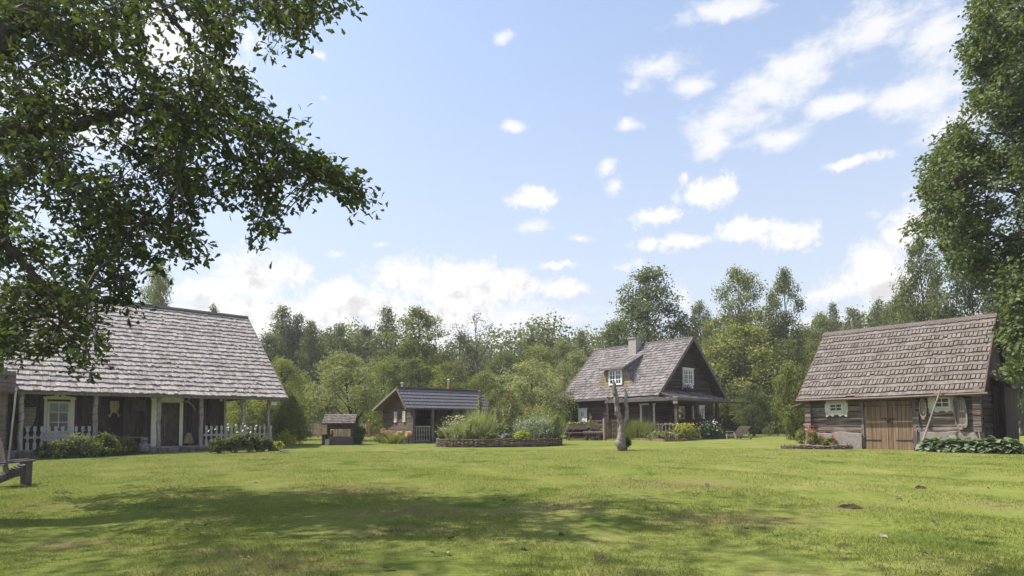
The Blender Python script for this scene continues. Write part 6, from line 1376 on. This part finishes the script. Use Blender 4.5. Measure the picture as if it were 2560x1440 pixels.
def rock(label, px, py, s, z=.6):
    p = gnd(px, py); mb = MB(); mb.lathe((0, 0, -.05), [(s * .8, 0), (s, .3 * s), (s * .85, .7 * s * z), (s * .4, 1.05 * s * z), (0.01, 1.1 * s * z)], 9); o = mb.build('field_stone', M['stone'], None); o.location = p; o.rotation_euler = (.1, .1, rng.random() * 6); tag(o, label, 'stone')
    me = o.data
    for v in me.vertices: v.co.x *= 1 + rng.normal(0, .10); v.co.y *= 1 + rng.normal(0, .10)
rock('grey field stone at the lawn edge right of the porch corner', 712, 1130, .22); rock('upright stone behind the low golden shrub', 683, 1127, .20, 1.4)
# right of the well, front of the shed
t, k = plant('climbing_vine', 'green vine climbing over the right side of the draw well', 'vine', 893, 1111); mound(t, 24 * k, 52 * k, 'leaf_mid', .09, 800); spiky(t, .4, 30 * k, 'leaf_dark', 120, wid=.03, name='shoots')
t, k = plant('climbing_vine', 'small leafy creeper at the left post of the well', 'vine', 828, 1112); mound(t, 8 * k, 34 * k, 'leaf_light', .07, 220)
t, k = plant('day_lily', 'arching day lilies before the shed gable', 'plant', 985, 1109); spiky(t, .75, 36 * k, 'leaf_light', 420, wid=.035, spread=.7)
t, k = plant('day_lily', 'darker leafy clump at the left foot of the shed gable', 'plant', 955, 1107); mound(t, 18 * k, 24 * k, 'leaf_mid', .09, 400)
t, k = plant('day_lily', 'blue-green grassy tuft at the shed front corner', 'plant', 1019, 1109); spiky(t, .4, 24 * k, 'leaf_silver', 160, wid=.03, spread=.5)
# dead tree's ivy
t, k = plant('ivy_clump', 'dark leafy clump growing at the foot of the dead tree', 'plant', 1566, 1125); mound(t, 12 * k, 34 * k, 'leaf_dark', .07, 500)
# log house garden
mb = MB(); t, k = plant('brick_edging', 'low brick edging round the log house flower bed', 'edging', 1650, 1105); 
pts = [gnd(x, y) for x, y in ((1560, 1098), (1610, 1101), (1660, 1104), (1705, 1103.5), (1750, 1099), (1790, 1096))]
for i in range(len(pts) - 1):
    a, b = pts[i], pts[i + 1]; n = int((b - a).length / .12)
    for j in range(n): p = a.lerp(b, j / n) - Vector(t.location); q = a.lerp(b, (j + .85) / n) - Vector(t.location); mb.bar((p.x, p.y, .06 + rng.normal(0, .008)), (q.x, q.y, .06 + rng.normal(0, .008)), .06, .17)
mb.build('bricks', M['flue_red'] if 0 else M['door_wood'], t)
def lhp(fn, *a, **k): return fn(*a, **k)
t, k = plant('fountain_grass', 'big fountain-shaped grass clump left of the porch railing', 'ornamental grass', 1598, 1099, dy=.3); spiky(t, 1.15, 62 * k, 'leaf_light', 1500, wid=.02, spread=.75); mound(t, 30 * k, 44 * k, 'leaf_light', .06, 700)
t, k = plant('low_shrub', 'low grey-green shrub before the porch railing pickets', 'shrub', 1652, 1102, dy=.3); mound(t, 32 * k, 22 * k, 'leaf_pale', .07, 800, .5); C = [(rng.normal(0, .4), rng.normal(0, .2), rng.uniform(.7, 1.1) * 22 * k) for _ in range(40)]; leaf_obj('seed_heads', C, rdir(40), .06, .8, 'flower_cream', t)
t, k = plant('low_shrub', 'dark low foliage between grass clump and grey shrub', 'shrub', 1622, 1101, dy=.4); mound(t, 18 * k, 20 * k, 'leaf_mid', .07, 400)
t, k = plant('goldenrod', 'bright yellow goldenrod clump before the log house corner', 'plant', 1716, 1102, dy=.3); mound(t, 34 * k, 38 * k, 'leaf_light', .07, 900, .6); C = [(rng.normal(0, .42), rng.normal(0, .25), (.35 + .70 * rng.random() ** .7) * 42 * k) for _ in range(420)]; leaf_obj('flowers', C, rdir(420), .075, .6, 'flower_yellow', t)
t, k = plant('phlox', 'white-flowering bush right of the yellow goldenrod', 'shrub', 1775, 1098, dy=.3); mound(t, 34 * k, 44 * k, 'leaf_mid', .08, 900, .6); C = [(rng.normal(0, .42), rng.normal(-.15, .22), rng.uniform(.25, 1.05) * 46 * k) for _ in range(90)]; blooms(t, C, .07, 'flower_white')
t, k = plant('low_shrub', 'rounded green shrub at the right end of the log house bed', 'shrub', 1808, 1096, dy=.5); mound(t, 26 * k, 30 * k, 'leaf_mid', .08, 600)
hollyhock('leafy hollyhocks at the log house porch corner, without blooms', 1708, 1098, 80, 6, [], .40, dy=.6)
hollyhock('hollyhocks in front of the right porch post of log house', 1770, 1096, 66, 3, [], .28, dy=.9)
hollyhock('hollyhocks at the far right corner of the log house', 1792, 1095, 70, 2, [], .14, dy=1.0)
hollyhock('hollyhock with red bloom left of the dark garden gate', 1478, 1098, 66, 1, ['flower_pink', 'flower_red'], .08, dy=.4)
hollyhock('leafy hollyhocks standing against the dark gate post', 1498, 1100, 46, 4, [], .22, dy=.1)
hollyhock('hollyhocks behind the dead tree by the log house wall', 1535, 1096, 58, 4, ['flower_white', 'flower_pink'], .30, dy=1.5)
# flowers in the box behind the picnic table
t = thing('box_flowers', 'yellow marigolds growing in the long flower box', 'flowers', (FLOWERBOX.location.x, FLOWERBOX.location.y, FLOWERBOX.location.z + .84), -.12)
n = 500; C = np.stack([rng.uniform(-1.0, 1.1, n), rng.normal(0, .08, n), rng.random(n) * .24], 1); leaf_obj('foliage', C, unit(rdir(n) + np.array([0, 0, .6])), .07, .6, 'leaf_mid', t); C = np.stack([rng.uniform(-.8, .6, 26), rng.normal(-.06, .06, 26), .15 + .12 * rng.random(26)], 1); blooms(t, C, .05, 'flower_yellow'); C = np.stack([rng.uniform(.2, .8, 5), rng.normal(0, .06, 5), .2 + .12 * rng.random(5)], 1); blooms(t, C, .05, 'flower_pink', 'pink_flower')
v0, z0 = MH.vz(1718, 968, ug + .2); wp = MH.world(ug + .21, v0, z0 - .06)
t = thing('window_flowers', 'dark trailing plant in the window box of the gable', 'plant', wp, MH.th); n = 160; leaf_obj('foliage', np.stack([rng.normal(0, .08, n), rng.normal(0, .28, n), np.abs(rng.normal(0, .14, n)) - .06], 1), rdir(n), .08, .7, 'leaf_dark', t)
# barn: roses with wattle edging, hostas, young shrub
pr0 = gnd(2052, 1123); kr = pr0.y / F
rb = thing('rose_bed', 'low woven bed with roses at the barn left corner', 'flower bed', (pr0.x, pr0.y + .35, pr0.z), -.25); a_ = 80 * kr
wattle(rb, [(a_ * cos(a), .42 * sin(a)) for a in np.linspace(0, 2 * pi, 17)[:-1]], .13); mb = MB(); mb.faces([(a_ * .96 * cos(a), .40 * sin(a), .08) for a in np.linspace(0, 2 * pi, 17)[:-1]], [tuple(range(16))]); mb.build('soil', M['soil'], rb)
for (px, py, w_, h_, lab) in ((2012, 1114, 24, 48, 'rose bush with pink blooms at the left end of rose bed'), (2042, 1117, 30, 46, 'rose bush with bright red blooms in the middle of rose bed'), (2075, 1118, 22, 26, 'low rose bush at the right end of rose bed')):
    t, k = plant('rose_bush', lab, 'rose bush', px, py); t.location = BN.world(BN.U(px, -.02, 1115), -.02, 0); t.location.z = gz(t.location.y); k = t.location.y / F; mound(t, w_ * k, h_ * k, 'leaf_light', .055, 420, .6)
    nfl = 7 if w_ > 22 else 2; C = [(rng.normal(0, w_ * k * .45), -.15, rng.uniform(.55, 1.25) * h_ * k) for _ in range(nfl)]; blooms(t, C, .085, 'flower_pink' if px < 2020 else 'flower_red')
hp = None; H_L = [('large blue-green hosta at the left end of the barn hosta row', 2330, 30), ('second hosta from the leaning pole, broad leaves', 2362, 32), ('third hosta from the leaning pole, dark leaves', 2395, 34), ('middle hosta with the biggest upright leaves', 2425, 34), ('hosta just right of the middle of the row', 2458, 36), ('hosta second from the right end of the row', 2492, 36), ('hosta at the right end of the barn hosta row', 2522, 30)]
for i, (lab, px, hpx) in enumerate(H_L):
    p = BN.world(BN.U(px, -.12 - .1 * (i % 2), 1118), -.12 - .1 * (i % 2), 0); p.z = gz(p.y); k = p.y / F; t = thing('hosta', lab, 'hosta', p, rng.random() * 6, 'hostas in a row along the barn wall'); n = 110
    a = rng.random(n) * 6.28; f = rng.random(n) ** .7; rr = .50 * f; C = np.stack([rr * .55 * np.cos(a), rr * .55 * np.sin(a), hpx * k * (.15 + .55 * (1 - f) + .3 * rng.random(n))], 1)
    T = unit(np.stack([np.cos(a), np.sin(a), .5 - .9 * f], 1)); N_ = unit(np.stack([-np.cos(a) * (.5 - .9 * f), -np.sin(a) * (.5 - .9 * f), np.ones(n)], 1) + rng.normal(0, .25, (n, 3)))
    leaf_obj('leaves', C, N_, .22 + .14 * rng.random(n), .78, 'leaf_hosta', t, T, 'leaf6'); mb = MB()
    for j in range(0, n, 2): mb.tube([(0, 0, 0), tuple(C[j] * .6), tuple(C[j])], .008, 4)
    mb.build('stalks', M['stem'], t)
t, k = plant('young_shrub', 'small sparse shrub alone on the lawn left of the barn', 'shrub', 1925, 1091); mound(t, 16 * k, 38 * k, 'leaf_pale', .09, 160)
t, k = plant('young_shrub', 'thin young shrub close to the roses by the barn corner', 'shrub', 1945, 1089); mound(t, 10 * k, 26 * k, 'leaf_mid', .09, 80)
# fallen leaves and clods on the near lawn
b = MB(); b.poly([(0, -.02, .012), (.03, -.03, .0), (.07, -.02, .016), (.10, 0, .004), (.065, .03, .018), (.03, .022, .004), (.0, .012, .016)], .2); lm = b.mesh('fallen_leaf', M['litter'])
LP = [(1092, 1393), (1120, 1388), (520, 1322), (575, 1320), (600, 1352), (985, 1428), (1110, 1301), (1135, 1355), (1400, 1340), (1820, 1165), (1585, 1200), (1770, 1216), (2040, 1200), (2250, 1241), (2200, 1344), (2330, 1310), (2470, 1222), (2550, 1358), (120, 1395), (600, 1418), (1310, 1378), (1490, 1398), (2025, 1376), (1040, 1247), (640, 1205), (2110, 1390), (1255, 1250), (800, 1365), (480, 1338), (1870, 1330), (2300, 1400), (1650, 1290)]
for i, (px, py) in enumerate(LP):
    p = gnd(px, py); o = link('fallen_leaf', lm); s = rng.uniform(.6, 1.15) * (1.0 if py > 1300 else 1.4); o.scale = (s, s, s); o.location = (p.x, p.y, p.z + .03 + lump(p.x, p.y)); o.rotation_euler = (rng.normal(0, .3), rng.normal(0, .3), rng.random() * 6.28); tag(o, 'dry fallen leaf lying on the near lawn', 'leaf', 'fallen leaves scattered over the lawn')
for px, py, s, lab in ((2300, 1218, .10, 'small clod of dug-up turf lying near the barn side of lawn'), (2125, 1272, .15, 'scattered scrap of dug-up turf on a bare patch')):
    p = gnd(px, py); mb = MB(); n_ = 9; mb.lathe((0, 0, -.03), [(s, 0), (s * .95, .03), (s * .6, .06), (s * .25, .065)], 11); o = mb.build('turf_clod', M['soil'], None); o.location = p + Vector((0, 0, lump(p.x, p.y))); tag(o, lab, 'clod')
    for v in o.data.vertices: v.co.x *= 1 + rng.normal(0, .22); v.co.y *= .6 + rng.normal(0, .15); v.co.z *= 1 + rng.normal(0, .3)
